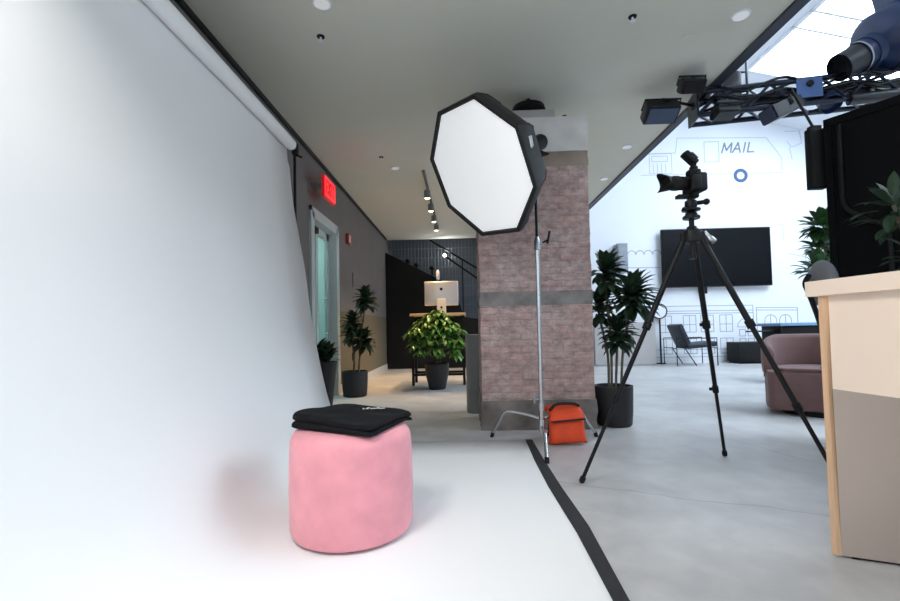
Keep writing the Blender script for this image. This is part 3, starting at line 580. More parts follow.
MB().lathe([(.02, 0), (.02, .012), (.0001, .012)], (0, -.055, .1), (0, -1, .2), n=20).build('cable_hole', 'black', t, local=True)
t = thing('desk_lamp', 'slim pale lamp rising behind the computer on the desk', 'lamp', (-.44, 7.92, 1.205))
MB().lathe([(.06, 0), (.06, .012), (.008, .018), (.008, .62), (.0001, .62)], n=20).build('stem', 'white', t, local=True)
MB().lathe([(.02, .60), (.034, .62), (.03, .74), (.012, .78), (.0001, .78)], n=20).build('lamp_shade', 'white', t, local=True)
# staircase behind, wire mesh screen
t = thing('staircase', 'black staircase with handrails rising behind the tall desk', 'staircase', (-.5, 10.9, 0))
MB().prism([(XL+.01, 10.86, 0), (XL+.01, 10.86, 2.83), (-.56, 10.86, 2.14), (-.2, 10.86, 1.9), (.02, 10.86, 1.22), (1.7, 10.86, .95), (1.7, 10.86, 0)], (0, .1, 0)).build('stringer', 'black', t, 0)
for (x0, z0, x1, z1) in ((-.79, 3.14, 1.6, 1.62), (-.38, 2.70, 1.6, 1.26)): MB().tube([(x0, 11.0, z0), (x1, 11.0, z1)], .022, 8).build('handrail', 'black', t)
for x in (.0, .8, 1.55): MB().tube([(x, 11.0, .98), (x, 11.0, 2.64-.636*x)], .014, 8).build('post', 'black', t)
for x, z in ((-1.33, 2.56), (-1.12, 2.46), (-.74, 2.37)): MB().tube([(x, 10.9, z-.12), (x, 10.9, z+.03)], .02, 8).ball((x, 10.88, z+.06), .065, (1, 1, .8)).build('post_cap', 'black', t)
t = thing('wire_mesh_screen', 'grey wire grid screen behind the black staircase', 'screen', (0, 11.3, 0))
wm = MB(); x = XL
while x < 1.85: wm.tube([(x, 11.3, 0), (x, 11.3, 4.1)], .008, 5); x += .085
z = .1
while z < 4.1: wm.tube([(XL, 11.31, z), (1.85, 11.31, z)], .008, 5); z += .24
wm.build('grid', 'mesh', t); MB().span((XL, 11.28, 4.05), (1.88, 11.33, 4.1)).span((XL, 11.28, 0), (1.88, 11.33, .04)).span((1.84, 11.28, 0), (1.88, 11.33, 4.1)).build('frame', 'black', t, 0)
t = thing('stair_lamp', 'small bright lamp on the wire screen above the computer', 'lamp', (-.44, 11.29, 2.78))
MB().tube([(-.44, 11.3, 2.78), (-.44, 11.22, 2.78)], .03, 12).build('body', 'black', t); MB().ball((-.44, 11.19, 2.78), .045).build('bulb', 'bulb', t)
ld = bpy.data.lights.new('stair_glow', 'POINT'); ld.energy = 10; ld.shadow_soft_size = .05; lo = bpy.data.objects.new('stair_glow', ld); COL.objects.link(lo); lo.parent = t; lo.location = (0, -.18, 0)
t = thing('waste_bin', 'tall grey metal bin against the left side of the brick column', 'bin', (.135, 5.08, 0))
MB().lathe([(.115, 0), (.12, .01), (.12, .84), (.124, .845), (.124, .862), (.1, .862), (.1, .80), (.0001, .80)], n=40).build('body', 'binmetal', t, 50, local=True)
MB().ring((0, 0, .862), .112, .006, n=40).build('rim', 'steel', t, local=True)
# ------------------------------------------------------------------ left wall fittings
t = thing('exit_sign', 'lit red exit sign on the left wall above the glass door', 'sign', (-1.7, 5.65, 2.75))
MB().span((-1.715, 5.43, 2.60), (-1.675, 5.88, 2.875), .006).build('housing', 'exitbox', t, 0)
MB().span((-1.676, 5.445, 2.625), (-1.668, 5.865, 2.86)).build('sign_face', 'exitface', t, 0)
lt = MB(); Ls = {'E': [(0, 0, 0, 1), (0, 1, .6, 1), (0, .5, .5, .5), (0, 0, .6, 0)], 'X': [(0, 0, .65, 1), (0, 1, .65, 0)], 'I': [(.1, 0, .1, 1)], 'T': [(0, 1, .7, 1), (.35, 0, .35, 1)],
    'M': [(0, 0, .08, 1), (.08, 1, .42, .25), (.42, .25, .82, 1), (.82, 1, .9, 0)], 'A': [(0, 0, .38, 1), (.38, 1, .76, 0), (.14, .36, .62, .36)], 'L': [(0, 1, 0, 0), (0, 0, .6, 0)]}
for ch, y in zip('EXIT', (5.485, 5.575, 5.672, 5.735)): strokes(lt, Ls[ch], (-1.6682, y, 2.665), (0, 1, 0), (0, 0, 1), (1, 0, 0), .105, .15, .024, .004)
lt.build('lettering', 'exitletter', t, 0)
MB().span((XL+.001, 5.46, 2.72), (-1.715, 5.50, 2.78)).span((XL+.001, 5.40, 2.68), (-1.86, 5.54, 2.80), .006).build('bracket', 'binmetal', t, 0)
t = thing('fire_alarm', 'small red fire alarm on the left wall right of the door', 'alarm', (XL, 7.27, 2.44))
MB().span((XL+.001, 7.17, 2.35), (XL+.05, 7.37, 2.52), .01).build('housing', 'red', t); MB().span((XL+.045, 7.21, 2.38), (XL+.058, 7.27, 2.49), .003).build('strobe', 'print', t)
tag(MB().span((XL+.001, 7.59, 1.68), (XL+.02, 7.64, 1.93), .004).build('wall_switch', 'binmetal', None), 'slim upright switch plate on left wall above the cane plant', 'switch')
for y, l in ((7.56, 'dark outlet plate low on the left wall behind the cane plant'), (8.94, 'dark outlet plate low on the left wall nearest the staircase')):
    tag(MB().span((XL+.001, y-.06, .44), (XL+.012, y+.06, .57), .003).build('outlet_plate', 'black', None), l, 'outlet', 'outlet plates on the left wall')
# ------------------------------------------------------------------ ceiling fittings
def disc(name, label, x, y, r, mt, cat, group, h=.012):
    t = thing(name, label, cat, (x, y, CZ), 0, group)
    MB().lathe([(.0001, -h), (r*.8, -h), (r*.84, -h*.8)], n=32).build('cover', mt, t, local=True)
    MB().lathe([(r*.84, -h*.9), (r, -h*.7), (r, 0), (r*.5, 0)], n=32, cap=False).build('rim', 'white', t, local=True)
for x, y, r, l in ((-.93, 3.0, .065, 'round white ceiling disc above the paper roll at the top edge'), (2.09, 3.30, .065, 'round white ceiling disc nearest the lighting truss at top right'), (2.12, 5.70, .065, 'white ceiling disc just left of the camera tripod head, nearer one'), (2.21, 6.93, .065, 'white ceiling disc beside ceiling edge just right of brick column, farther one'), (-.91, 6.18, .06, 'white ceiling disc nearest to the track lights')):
    disc('ceiling_disc', l, x, y, r, 'discglow', 'ceiling light', 'round white discs in the ceiling')
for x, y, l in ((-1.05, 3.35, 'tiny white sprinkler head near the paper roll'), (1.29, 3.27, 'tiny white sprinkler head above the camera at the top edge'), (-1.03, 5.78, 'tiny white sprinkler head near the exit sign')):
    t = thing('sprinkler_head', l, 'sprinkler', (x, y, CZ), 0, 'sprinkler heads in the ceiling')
    MB().lathe([(.03, 0), (.03, -.005), (.012, -.008)], n=20).build('rosette', 'black', t, local=True); MB().lathe([(.008, -.005), (.008, -.03), (.02, -.032), (.02, -.037), (.0001, -.038)], n=16).build('nozzle', 'white', t, local=True)  # black disc stands in for the dark shadow around the white nozzle
t = thing('ceiling_cover', 'flush round cover plate painted like the ceiling left of the right disc', 'cover', (1.82, 3.53, CZ)); MB().lathe([(.045, 0), (.045, -.003), (.0001, -.003)], n=28).build('plate', 'ceiling', t, local=True)
tag(MB().span((-.545, 6.3, CZ-.03), (-.505, 9.9, CZ), .003).build('light_track', 'binmetal', None, 0), 'thin grey lighting track on the ceiling over the desk', 'light track')
for i, (y, l) in enumerate(((6.95, 'nearest of the four lit spotlights on the ceiling track'), (7.72, 'second nearest of the four lit spotlights on the ceiling track'), (8.5, 'third of the four lit spotlights on the ceiling track, one before the last'), (9.25, 'farthest of the four lit spotlights on the ceiling track'))):
    if i == 0:
        r0 = t = thing('track_spotlight', l, 'spotlight', (-.525, y, CZ-.03), 0, 'spotlights on the ceiling track')
        MB().lathe([(.012, 0), (.012, -.07)], n=12).build('stem', 'binmetal', t, local=True)
        MB().lathe([(.02, -.06), (.045, -.065), (.05, -.08), (.05, -.19), (.046, -.19), (.044, -.18)], n=24, cap=False).build('housing', 'binmetal', t, local=True)
        MB().lathe([(.045, -.182), (.03, -.196), (.0001, -.2)], n=24).build('lamp_face', 'lamp', t, local=True)
        ld = bpy.data.lights.new('spot_beam', 'SPOT'); ld.energy = 130; ld.spot_size = R(95); ld.spot_blend = .8; ld.color = (1, .62, .30); ld.shadow_soft_size = .05
        lo = bpy.data.objects.new('spot_beam', ld); COL.objects.link(lo); lo.parent = t; lo.location = (0, 0, -.215)
    else:
        t = copy_tree(r0); t.location.y = y; t['label'] = l
ld = bpy.data.lights.new('vestibule_lamp', 'AREA'); ld.energy = 40; ld.size = .8; ld.color = (.85, 1, 1); lo = bpy.data.objects.new('vestibule_lamp', ld); COL.objects.link(lo); lo.location = (-2.7, 6.3, 3.15)
# ------------------------------------------------------------------ bright hall: mural, screen, furniture
yw = YB-.001; ml = MB(); mf = MB(); mb_ = MB()
def rectl(m, x0, z0, x1, z1, wd=.013):
    strokes(m, [(x0, z0, x1, z0), (x1, z0, x1, z1), (x1, z1, x0, z1), (x0, z1, x0, z0)], (0, yw, 0), (1, 0, 0), (0, 0, 1), (0, -1, 0), 1, 1, wd, .003)
def linel(m, pts, wd=.013): strokes(m, [(*a, *b) for a, b in zip(pts, pts[1:])], (0, yw, 0), (1, 0, 0), (0, 0, 1), (0, -1, 0), 1, 1, wd, .003)
def arch(cx, z, r, k=10): return [(cx+r*math.cos(PI*(1-i/k)), z+r*math.sin(PI*(1-i/k))) for i in range(k+1)]
linel(ml, [(4.62, .02), (4.62, 1.38), (7.0, 1.36), (7.0, .02)]); linel(ml, [(4.62, 1.26), (7.0, 1.24)]); linel(ml, [(4.62, 1.20), (7.0, 1.18)])
for x in (4.75, 5.33, 5.75, 6.2): 
    rectl(ml, x, .74, x+.3, 1.14); linel(ml, [(x, .92), (x+.3, .92)], .012); linel(ml, [(x+.15, .74), (x+.15, 1.14)], .012); rectl(ml, x, .22, x+.3, .58); linel(ml, [(x+.15, .22), (x+.15, .58)], .012)
linel(ml, arch(6.83, .84, .21)+[(6.62, .84)]); rectl(ml, 6.66, .62, 6.8, .78); rectl(ml, 6.86, .62, 7.0, .78); rectl(ml, 6.66, .38, 6.8, .56); rectl(ml, 6.86, .38, 7.0, .56)
linel(ml, [(7.08, .02), (7.08, 1.30), (8.05, 1.28), (8.05, .02)]); linel(ml, [(7.08, 1.24), (8.05, 1.22)])
for x in (7.27, 7.62): linel(ml, [(x, .76), (x, .98)]+arch(x+.14, .98, .14)+[(x+.28, .98), (x+.28, .76), (x, .76)]); linel(ml, [(x+.14, .76), (x+.14, 1.1)], .012)
for z in (.14, .32): linel(ml, [(4.62, z), (7.0, z)], .010)
aw = [];
for i in range(4): aw += arch(4.15+.2*i, 2.66, .1, 6)
linel(ml, aw); linel(ml, [(4.0, 2.34), (4.82, 2.33)]); linel(mf, [(4.0, 2.72), (4.06, 2.72)])
linel(mf, [(5.35, 5.52), (7.5, 5.46), (7.85, 4.95), (7.85, 4.62)]); linel(mf, [(4.6, 5.15), (5.3, 5.15), (5.35, 5.52)]); rectl(mf, 6.0, 4.9, 6.35, 5.4); linel(mf, [(4.45, 4.62), (7.85, 4.58)]); rectl(mf, 4.66, 4.65, 5.2, 5.14); rectl(mf, 4.72, 4.95, 5.1, 5.08)
for i in range(4): linel(mf, [(4.75+.1*i, 4.65), (4.75+.1*i, 4.9)], .012)
linel(mf, [(7.9, 2.6), (8.3, 2.5), (8.35, 2.1)]); linel(mf, [(7.95, 5.6), (8.3, 5.6), (8.35, 5.3), (8.1, 5.2), (8.0, 5.35)]); linel(mf, [(8.05, 5.2), (8.1, 4.9)]); linel(mf, [(7.62, 3.3), (7.8, 3.3), (7.8, 2.9)])
for ch, x in zip('MAIL', (6.42, 6.68, 6.92, 7.04)): strokes(mb_, Ls[ch], (x, yw, 5.12), (1, 0, 0), (0, 0, 1), (0, -1, 0), .24, .23, .034, .003, .22)
rp_ = [(6.85+.125*math.cos(2*PI*i/28), 4.54+.125*math.sin(2*PI*i/28)) for i in range(29)]
t = thing('wall_mural', 'line drawing of buildings and a mail truck painted on white back wall', 'mural', (6.3, YB, 0))
ml.build('building_lines', 'ink', t, 0); mf.build('truck_lines', 'inkfaint', t, 0); tag(mb_.build('lettering', 'ink', t, 0), 'blue grey slanted word MAIL')
m2 = MB().lathe([(.092, 0), (.092, .004), (.17, .004), (.17, 0)], (6.85, YB-.0005, 4.54), (0, -1, 0), n=36, cap=False); tag(m2.build('wheel', 'inkblue', t, 0), 'thick blue painted ring')
t = thing('television', 'large black television hanging on the white mural wall', 'television', (6.1, YB, 2.53))
MB().span((4.81, 10.94, 1.82), (7.39, 11.0, 3.23), .008).build('bezel', 'black', t, 0); MB().span((4.835, 10.932, 1.85), (7.365, 10.941, 3.205)).build('screen', 'screen', t, 0); MB().span((5.7, 11.0, 2.2), (6.5, YB-.001, 2.9)).build('wall_bracket', 'black', t, 0)
MB().span((5.72, 10.95, 1.66), (5.86, 11.0, 1.82), .006).build('camera_bar', 'black', t, 0)
t = thing('round_sign', 'slim post with round ring sign left of the lounge chair', 'sign', (4.71, 10.97, 0))
MB().lathe([(.11, 0), (.11, .015), (.0001, .02)], (4.71, 10.97, 0), n=24).build('base', 'black', t); MB().tube([(4.71, 10.97, .01), (4.71, 10.97, 1.08)], .02, 10).build('post', 'seat', t)
MB().ring((4.71, 10.97, 1.26), .175, .016, (0, 1, 0), n=36).build('ring', 'seat', t); MB().lathe([(.16, -.004), (.16, .004)], (4.71, 10.97, 1.26), (0, 1, 0), n=36).build('face', 'white', t)
t = thing('lounge_chair', 'dark leather lounge chair on thin metal frame below the television', 'chair', (5.15, 10.5, 0))
MB().box((5.28, 10.45, .46), (.66, .6, .11), Euler((0, R(-5), 0)), .03, 3).build('seat', 'seat', t); MB().box((4.90, 10.45, .70), (.11, .6, .50), Euler((0, R(-22), 0)), .03, 3).build('backrest', 'seat', t)
for y in (10.13, 10.77): 
    MB().tube([(4.70, y, .012), (4.70, y, .62), (5.58, y, .62), (5.58, y, .012)], .012, 8).build('side_frame', 'blackmetal', t)
    MB().tube([(4.88, y, .40), (5.12, y, .012)], .012, 8).build('brace', 'blackmetal', t)
MB().tube([(4.70, 10.13, .4), (4.70, 10.77, .4)], .01, 8).tube([(5.58, 10.13, .4), (5.58, 10.77, .4)], .01, 8).build('cross_bar', 'blackmetal', t)
t = thing('box_ottoman', 'low black box bench against the mural wall below the television', 'bench', (6.65, 10.7, 0))
MB().span((6.27, 10.5, .04), (7.1, 11.0, .49), .015).build('body', 'black', t); MB().span((6.31, 10.54, 0), (7.06, 10.96, .04)).build('plinth', 'black', t, 0)
t = thing('console_table', 'dark console with pale blue top behind the mauve armchair', 'table', (5.3, 7.2, 0))
MB().span((4.78, 6.95, .875), (5.9, 7.5, .92), .006).build('table_top', 'bluetop', t); MB().span((4.82, 7.0, .06), (5.86, 7.45, .875), .006).build('cabinet', 'black', t)
for x in (4.88, 5.8):
    for y in (7.06, 7.4): MB().span((x-.025, y-.025, 0), (x+.025, y+.025, .06)).build('leg', 'black', t, 0)
MB().tube([(4.36, 7.1, .80), (4.84, 7.1, .80)], .012, 8).build('side_rail', 'blackmetal', t)
t = thing('low_partition', 'light grey low partition panel behind the plant beside the brick column', 'partition', (3.8, 10.7, 0))
MB().span((3.05, 10.62, .02), (4.45, 10.74, 1.0), .006).build('panel', 'partition', t, 0); MB().span((3.1, 10.58, 0), (4.4, 10.78, .02)).build('base', 'steel', t, 0)
t = thing('wall_cabinet', 'narrow grey box high on the white wall above the partition', 'cabinet', (3.82, YB, 2.5))
MB().span((3.71, 10.8, 2.2), (3.95, YB-.001, 2.9), .01).build('body', 'greybox', t); MB().span((3.74, 10.792, 2.24), (3.92, 10.802, 2.86)).build('front_grille', 'greybox', t, 0)
# mauve tub armchair
t = thing('tub_armchair', 'mauve upholstered tub armchair behind the maple counter', 'armchair', (3.66, 4.74, 0), R(-32))
ar = MB(); na = 32
def arc(i, o): a = R(-14+208*i/na); return Vector(((.50+o)*math.cos(a), (.44+o)*math.sin(a)-.02, 0))
ringsA = []
for i in range(na+1):
    hh = .66+.14*min(1, math.sin(PI*i/na)*1.5)**.8; pi_, po = arc(i, -.085), arc(i, .015)
    sec = [(pi_, .40), (pi_, hh-.05), (pi_.lerp(po, .2), hh-.012), (pi_.lerp(po, .5), hh), (pi_.lerp(po, .8), hh-.012), (po, hh-.05), (po, .5), (po*.98, .40)]
    ringsA.append([ar.b.verts.new((p.x, p.y, z)) for p, z in sec])
for A, B in zip(ringsA, ringsA[1:]):
    for j in range(8): ar.b.faces.new((A[j], A[(j+1) % 8], B[(j+1) % 8], B[j]))
ar.b.faces.new(ringsA[0]); ar.b.faces.new(ringsA[-1][::-1]); ar.build('backrest', 'mauve', t, 60, local=True)
bp_ = [(.49*math.cos(R(a)), .43*math.sin(R(a))-.02) for a in range(-10, 191, 10)]+[(-.47, -.30), (-.43, -.36), (.43, -.36), (.47, -.30)]
MB().prism([(x, y, .05) for x, y in bp_], (0, 0, .385), .025, 3).build('body', 'mauve', t, 50, local=True)
MB().prism([(x*.80, y*.80-.06, .436) for x, y in bp_], (0, 0, .035), .015, 3).build('seat', 'mauve', t, 50, local=True)
MB().lathe([(.36, 0), (.36, .05)], n=32).build('plinth', 'black', t, local=True)
# grey shell chair behind the counter
t = thing('office_chair', 'grey shell chair with black frame behind the counter corner', 'chair', (2.46, 3.15, 0), R(90))
MB().ball((0, .0, 1.19), .14, (.9, .42, 1.15), 24, 14).build('backrest', 'greyshell', t, local=True)
MB().tube(bez([(-.02, .10, 1.25), (-.02, .13, 1.19), (-.02, .10, 1.10), (-.02, .04, .9), (-.02, -.0, .66), (-.02, -.1, .585)], 5), .016, 8).build('frame', 'black', t, local=True)
MB().box((0, -.24, .6), (.34, .34, .06), None, .03, 3).build('seat', 'greyshell', t, local=True)
MB().tube([(0, -.28, .58), (0, -.28, .08)], .025, 12).build('column', 'black', t, local=True)
for k_ in range(5): a = k_*2*PI/5; MB().tube([(0, -.28, .1), (.17*math.cos(a), -.28+.17*math.sin(a), .05)], .016, 8).ball((.17*math.cos(a), -.28+.17*math.sin(a), .026), .026).build('leg', 'black', t, local=True)
# black panel, hanging speaker, cable
t = thing('black_panel', 'tall matte black panel wall behind the counter at the right', 'panel', (3.3, 2.9, 0))
PA, PB = Vector((2.885, 3.6)), Vector((3.75, 2.25)); pn = Vector((PB.y-PA.y, PA.x-PB.x)).normalized()*-1
pv = (pn.x*.1, pn.y*.1, 0)
MB().prism([(PA.x, PA.y, 0), (PB.x, PB.y, 0), (PB.x, PB.y, 2.52), (PA.x, PA.y, 2.52)], (abs(pv[0]), abs(pv[1]), 0)).build('board', 'panelblack', t, 0)
d = (PB-PA).normalized(); nf = Vector((-abs(pv[0]), -abs(pv[1]))).normalized()*.004
fr = MB(); 
for a, b, z0, z1 in ((0, .05, 0, 2.52), (0, 1.6, 2.46, 2.52)):
    p, q = PA+d*a, PA+d*b; fr.prism([(p.x, p.y, z0), (q.x, q.y, z0), (q.x, q.y, z1), (p.x, p.y, z1)], (nf.x*3, nf.y*3, 0))
fr.build('frame', 'panelblack', t, 0)
t = thing('hanging_speaker', 'narrow black speaker box hanging beside the black panel under the truss', 'speaker', (2.86, 3.68, 2.24))
MB().box((2.872, 3.68, 2.24), (.125, .06, .49), None, .008).build('cabinet', 'black', t); MB().box((2.872, 3.647, 2.24), (.09, .008, .46), None, .002).build('grille', 'nylon', t, 0)
MB().tube([(2.872, 3.68, 2.485), (2.87, 3.9, 2.93)], .01, 8).box((2.872, 3.68, 2.495), (.08, .05, .03)).build('bracket', 'black', t)
cb = MB().tube(bez([(2.92, 3.50, 2.44), (2.915, 3.50, 1.95), (2.93, 3.49, 1.8), (2.99, 3.40, 1.68), (3.05, 3.31, 1.6), (3.06, 3.29, 1.4), (3.06, 3.29, .9), (3.06, 3.28, .02)], 6), .018, 8).build('cable', 'black', None)
tag(cb, 'thick black cable running down the front of the black panel', 'cable')
def leafy(name, label, loc, r, h, blobs, n, ln, wd, mt, seed):
    random.seed(seed); t = thing(name, label, 'plant', loc); pot_cyl(t, r, h)
    st = MB(); fo = MB()
    for bx, by, bz_, br in blobs:
        st.tube(bez([(bx*.2, by*.2, h-.04), (bx*.5, by*.5, h+(bz_-h)*.5), (bx, by, bz_)], 5), .01, 6)
        for i in range(n):
            v = Vector((random.gauss(0, 1), random.gauss(0, 1), random.gauss(0, 1))).normalized(); p = Vector((bx, by, bz_))+v*br*random.uniform(.1, .8)
            fo.leaf(p, (v.x, v.y, v.z+.3), ln*random.uniform(.8, 1.2), wd, .9, .25, 5)
    st.build('stem', 'stem', t, local=True); fo.build('foliage', mt, t, 0, local=True, recalc=False); return t
leafy('potted_ficus', 'leafy green plant at the left edge of the black panel', (4.42, 5.5, 0), .2, .5, [(-.12, -.05, 2.06, .16), (-.13, 0, 1.54, .2), (-.03, .1, 1.82, .16)], 80, .17, .085, 'leafmid', 31)
leafy('potted_palm', 'dark leafy plant in front of the black panel behind the counter', (2.86, 2.66, 0), .14, .5, [(-.34, .02, 1.60, .13), (-.28, .06, 1.52, .13), (-.26, -.05, 1.28, .12), (-.12, .0, 1.62, .14), (.0, .0, 1.5, .15)], 14, .17, .055, 'leafdark', 33)
# ------------------------------------------------------------------ lighting truss and its fixtures
t = thing('lighting_truss', 'dark steel box truss crossing the hall below the skylight', 'truss', (3.4, 4.3, 3.05))
T0, T1 = Vector((2.30, 4.42, 3.04)), Vector((5.2, 3.95, 3.06)); td = (T1-T0).normalized(); tn = Vector((0, 0, 1)).cross(td).normalized(); tu = td.cross(tn)*-1
h_ = .11
for a in (-1, 1):
    for b in (-1, 1): MB().tube([T0+tn*h_*a+Vector((0, 0, h_*b)), T1+tn*h_*a+Vector((0, 0, h_*b))], .025, 10).build('chord', 'truss', t)
lc = MB(); L_ = (T1-T0).length; ns = 14
for i in range(ns):
    p, q = T0+td*(L_*i/ns), T0+td*(L_*(i+1)/ns); s_ = 1 if i % 2 else -1
    for a in (-1, 1): lc.tube([p+tn*h_*a+Vector((0, 0, h_*s_)), q+tn*h_*a-Vector((0, 0, h_*s_))], .014, 6)
    for b in (-1, 1): lc.tube([p+tn*h_*s_+Vector((0, 0, h_*b)), q-tn*h_*s_+Vector((0, 0, h_*b))], .014, 6)
lc.build('lacing', 'truss', t)
ep = MB().box(T0, (.02, .27, .27), Matrix((td, tn, Vector((0, 0, 1)))).transposed(), .004); ep.build('end_plate', 'truss', t, 0)
MB().tube([(4.9, 4.02, 3.15), (4.95, 4.05, ROOF(4.95))], .012, 8).tube([(2.75, 4.3, 3.15), (2.8, 4.4, ROOF(2.8))], .008, 8).build('hanger', 'truss', t)
rope = bez([T0+td*(L_*i/16)+Vector((0, -.12, .02+.03*math.sin(i*2.1))) for i in range(17)], 3); 
tag(MB().tube(rope, .016, 7).tube([p+Vector((0, .02, -.045+.02*math.sin(i*.9))) for i, p in enumerate(rope)], .012, 7).build('cable_bundle', 'blackgloss', None), 'black cables tied along the lighting truss', 'cable')
t = tag(MB().prism([T0+td*.35+Vector((0, -.06, -.05)), T0+td*.35+Vector((0, .06, -.05)), T0+td*.35+Vector((0, .06, .05)), T0+td*.35+Vector((0, -.06, .05))], td*2.5, .006).build('added_filler_bar', 'fixture', None, 30), 'long dark filler bar added inside the lighting truss', 'cable tray')  # bar added inside the open truss to make it darker and denser
t = thing('batten_light', 'long dark batten light hung under the right part of the truss', 'stage light', (4.2, 4.05, 2.93), 0, 'stage lights on the truss')
q0, q1 = Vector((3.52, 4.10, 2.925)), Vector((5.0, 3.86, 2.935)); MB().tube([q0, q1], .05, 14).build('tube', 'fixture', t)
for f_ in (.12, .5, .9): MB().box(q0.lerp(q1, f_)+Vector((0, .04, .05)), (.05, .09, .07), None, .008).build('clamp', 'blackmetal', t)
for zz, yy, ll in ((.085, -.13, 'upper'), (-.085, -.10, 'lower')):
    tag(MB().tube([p+Vector((0, yy+.115, zz+.02*math.sin(i*.55+zz*20))) for i, p in enumerate(rope)], .013, 7).build('power_cable', 'blackgloss', None), 'thin black power cable along the %s front edge of the lighting truss' % ll, 'cable')
def fixture(name, label, c, d, sz, yoke_to, mt='fixture', lens=None, grp='stage lights on the truss'):
    """box light: body tapering to the rear, lens on the front (direction d), yoke up to the truss"""
    t = thing(name, label, 'stage light', c, 0, grp); F = frame(d, (0, 0, 1)); c = Vector(c); a, b, l = sz
    P = lambda x, y, z: c+F @ Vector((x, y, z))
    bd = MB(); q = [(-a, -b), (a, -b), (a, b), (-a, b)]; rg = [[bd.b.verts.new(P(x*s_, y*s_, z)) for x, y in q] for s_, z in ((.55, -l), (.8, -l*.8), (1, -l*.2), (1, l))]
    for A, B in zip(rg, rg[1:]):
        for j in range(4): bd.b.faces.new((A[j], A[(j+1) % 4], B[(j+1) % 4], B[j]))
    bd.b.faces.new(rg[0][::-1]); bd.b.faces.new(rg[-1]); bmesh.ops.bevel(bd.b, geom=list(bd.b.edges), offset=.008, segments=2, affect='EDGES'); bd.build('body', mt, t)
    MB().box(P(0, 0, l+.004), (a*1.7, b*1.7, .012), F).build('lens', lens or 'lensblue', t, 0)
    y = Vector(yoke_to); MB().tube([P(0, b+.012, 0), P(a*1.2, b+.012, 0), P(a*1.2, -b-.012, 0), P(0, -b-.012, 0)], .010, 8).tube([P(a*1.2, 0, 0), y], .014, 8).build('yoke', 'blackmetal', t)
    MB().box(y, (.06, .06, .07), None, .01).build('clamp', 'blackmetal', t)
    return t
fixture('panel_light', 'black box light farthest left, hanging below the ceiling edge', (1.93, 4.33, 3.0), (0, -.55, -.83), (.09, .155, .10), (2.31, 4.40, 3.06), lens='lensblue')
fixture('panel_light', 'black box light just above the leftmost one, tucked under the ceiling', (2.09, 4.05, 3.085), (0, -.8, -.6), (.06, .105, .08), (2.36, 4.30, 3.10), lens='black')
fixture('can_light', 'squat black light under the left end of the truss', (2.50, 4.25, 2.95), (0, -.15, -1), (.08, .105, .07), (2.50, 4.36, 2.97), lens='fixture')
fixture('can_light', 'black light tilted left below the middle of the truss', (3.02, 4.2, 2.915), (-.88, -.1, -.40), (.065, .09, .19), (3.12, 4.29, 2.96), lens='lensblue')
t = thing('round_light', 'round dark light hanging under the truss left of black panel', 'stage light', (3.40, 4.16, 2.95), 0, 'stage lights on the truss')
MB().lathe([(.05, .1), (.085, .07), (.09, -.03), (.086, -.03), (.07, .02), (.0001, .03)], (3.40, 4.16, 2.93), (.1, .5, .6), n=28).build('body', 'fixtureblue', t); MB().tube([(3.40, 4.18, 2.96), (3.41, 4.25, 3.0)], .014).build('yoke', 'blackmetal', t)
t = thing('clamp_plate', 'blue grey square plate clamped to the front of the truss', 'plate', (3.2, 4.12, 3.06))
MB().box((3.2, 4.13, 3.065), (.21, .012, .18), Matrix((td, tn, Vector((0, 0, 1)))).transposed(), .003).build('plate', 'bluegrey', t, 0); MB().lathe([(.03, 0), (.03, .02), (.0001, .022)], (3.2, 4.13, 3.10), (0, -1, 0), n=18).build('bolt', 'black', t)
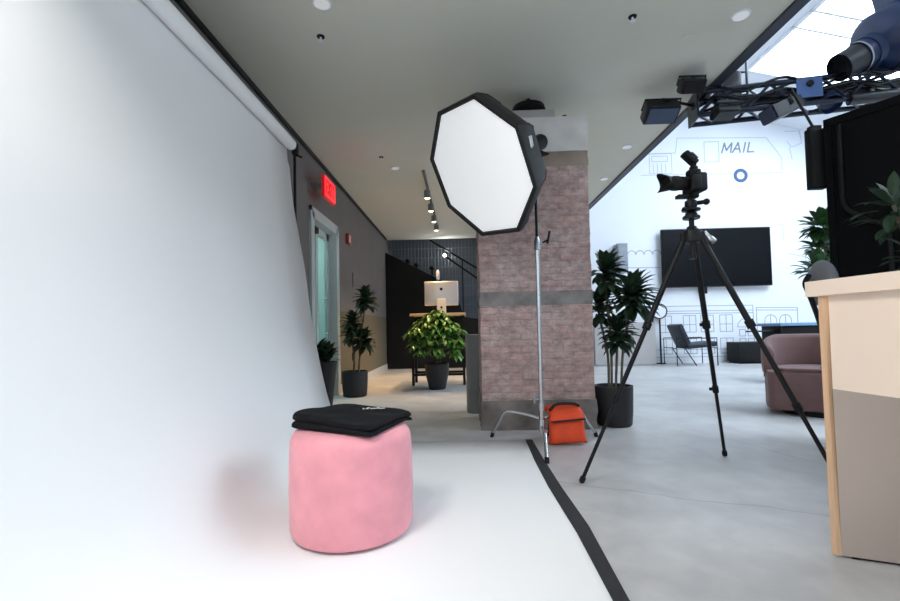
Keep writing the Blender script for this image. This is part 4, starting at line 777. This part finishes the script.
# big profile spotlight at upper right
t = thing('profile_spotlight', 'large blue black profile spotlight above the truss at the top right', 'stage light', (3.8, 4.05, 3.4), 0, 'stage lights on the truss')
pd = Vector((-.80, .0, -.42)).normalized(); pb = Vector((3.90, 4.05, 3.45))
MB().lathe([(.12, -.45), (.25, -.36), (.285, -.1), (.28, .14), (.23, .2), (.155, .24), (.145, .30)], pb, pd, n=32).build('housing', 'fixtureblue', t)
MB().lathe([(.135, .29), (.135, .36), (.125, .365)], pb, pd, n=32).build('barrel', 'fixtureblue', t); MB().lathe([(.137, .36), (.140, .365), (.140, .372), (.137, .377)], pb, pd, n=32, cap=False).build('ring', 'steel', t)
MB().lathe([(.125, .372), (.12, .56), (.112, .56), (.11, .5), (.0001, .48)], pb, pd, n=32).build('lens_hood', 'fixture', t)
MB().box(pb+Vector((.20, -.02, .36)), (.40, .40, .40), Euler((0, R(-12), 0)), .02, 3).build('ballast_box', 'fixtureblue', t)
MB().tube([pb+Vector((-.05, -.305, 0)), pb+Vector((-.05, -.305, -.2)), pb+Vector((-.05, -.02, -.30))], .016, 8).tube([pb+Vector((-.05, .305, 0)), pb+Vector((-.05, .305, -.2)), pb+Vector((-.05, -.02, -.30))], .016, 8).build('yoke', 'blackmetal', t)
tx = MB()
for i, s_ in enumerate(((0, 0, 0, 1), (.5, 0, .5, .8), (.5, .8, .9, .8), (1.2, 0, 1.2, 1), (1.2, .5, 1.6, .5), (1.9, 0, 1.9, .8), (1.9, 0, 2.3, 0), (2.3, 0, 2.3, .8))):
    strokes(tx, [s_], pb+Vector((.0, -.287, .03)), (1, 0, 0), (0, 0, 1), (0, -1, 0), .045, .05, .010, .006)
tx.build('lettering', 'print', t, 0)
t = thing('hanging_light', 'dark light hanging left of the skylight against the ceiling edge', 'stage light', (2.62, 4.45, 3.3), 0, 'stage lights on the truss')
MB().prism([(2.50, 4.45, 3.17), (2.80, 4.45, 3.17), (2.80, 4.45, 3.42), (2.74, 4.45, 3.44)], (0, .14, 0), .012).build('body', 'fixture', t)
MB().tube([(2.80, 4.47, 3.42), (2.86, 4.47, 3.42), (2.86, 4.47, 3.2), (2.78, 4.47, 3.18)], .012, 8).build('yoke', 'blackmetal', t)
MB().tube([(2.65, 4.5, 3.17), (2.66, 4.45, 3.14)], .016, 8).build('clamp', 'steel', t)
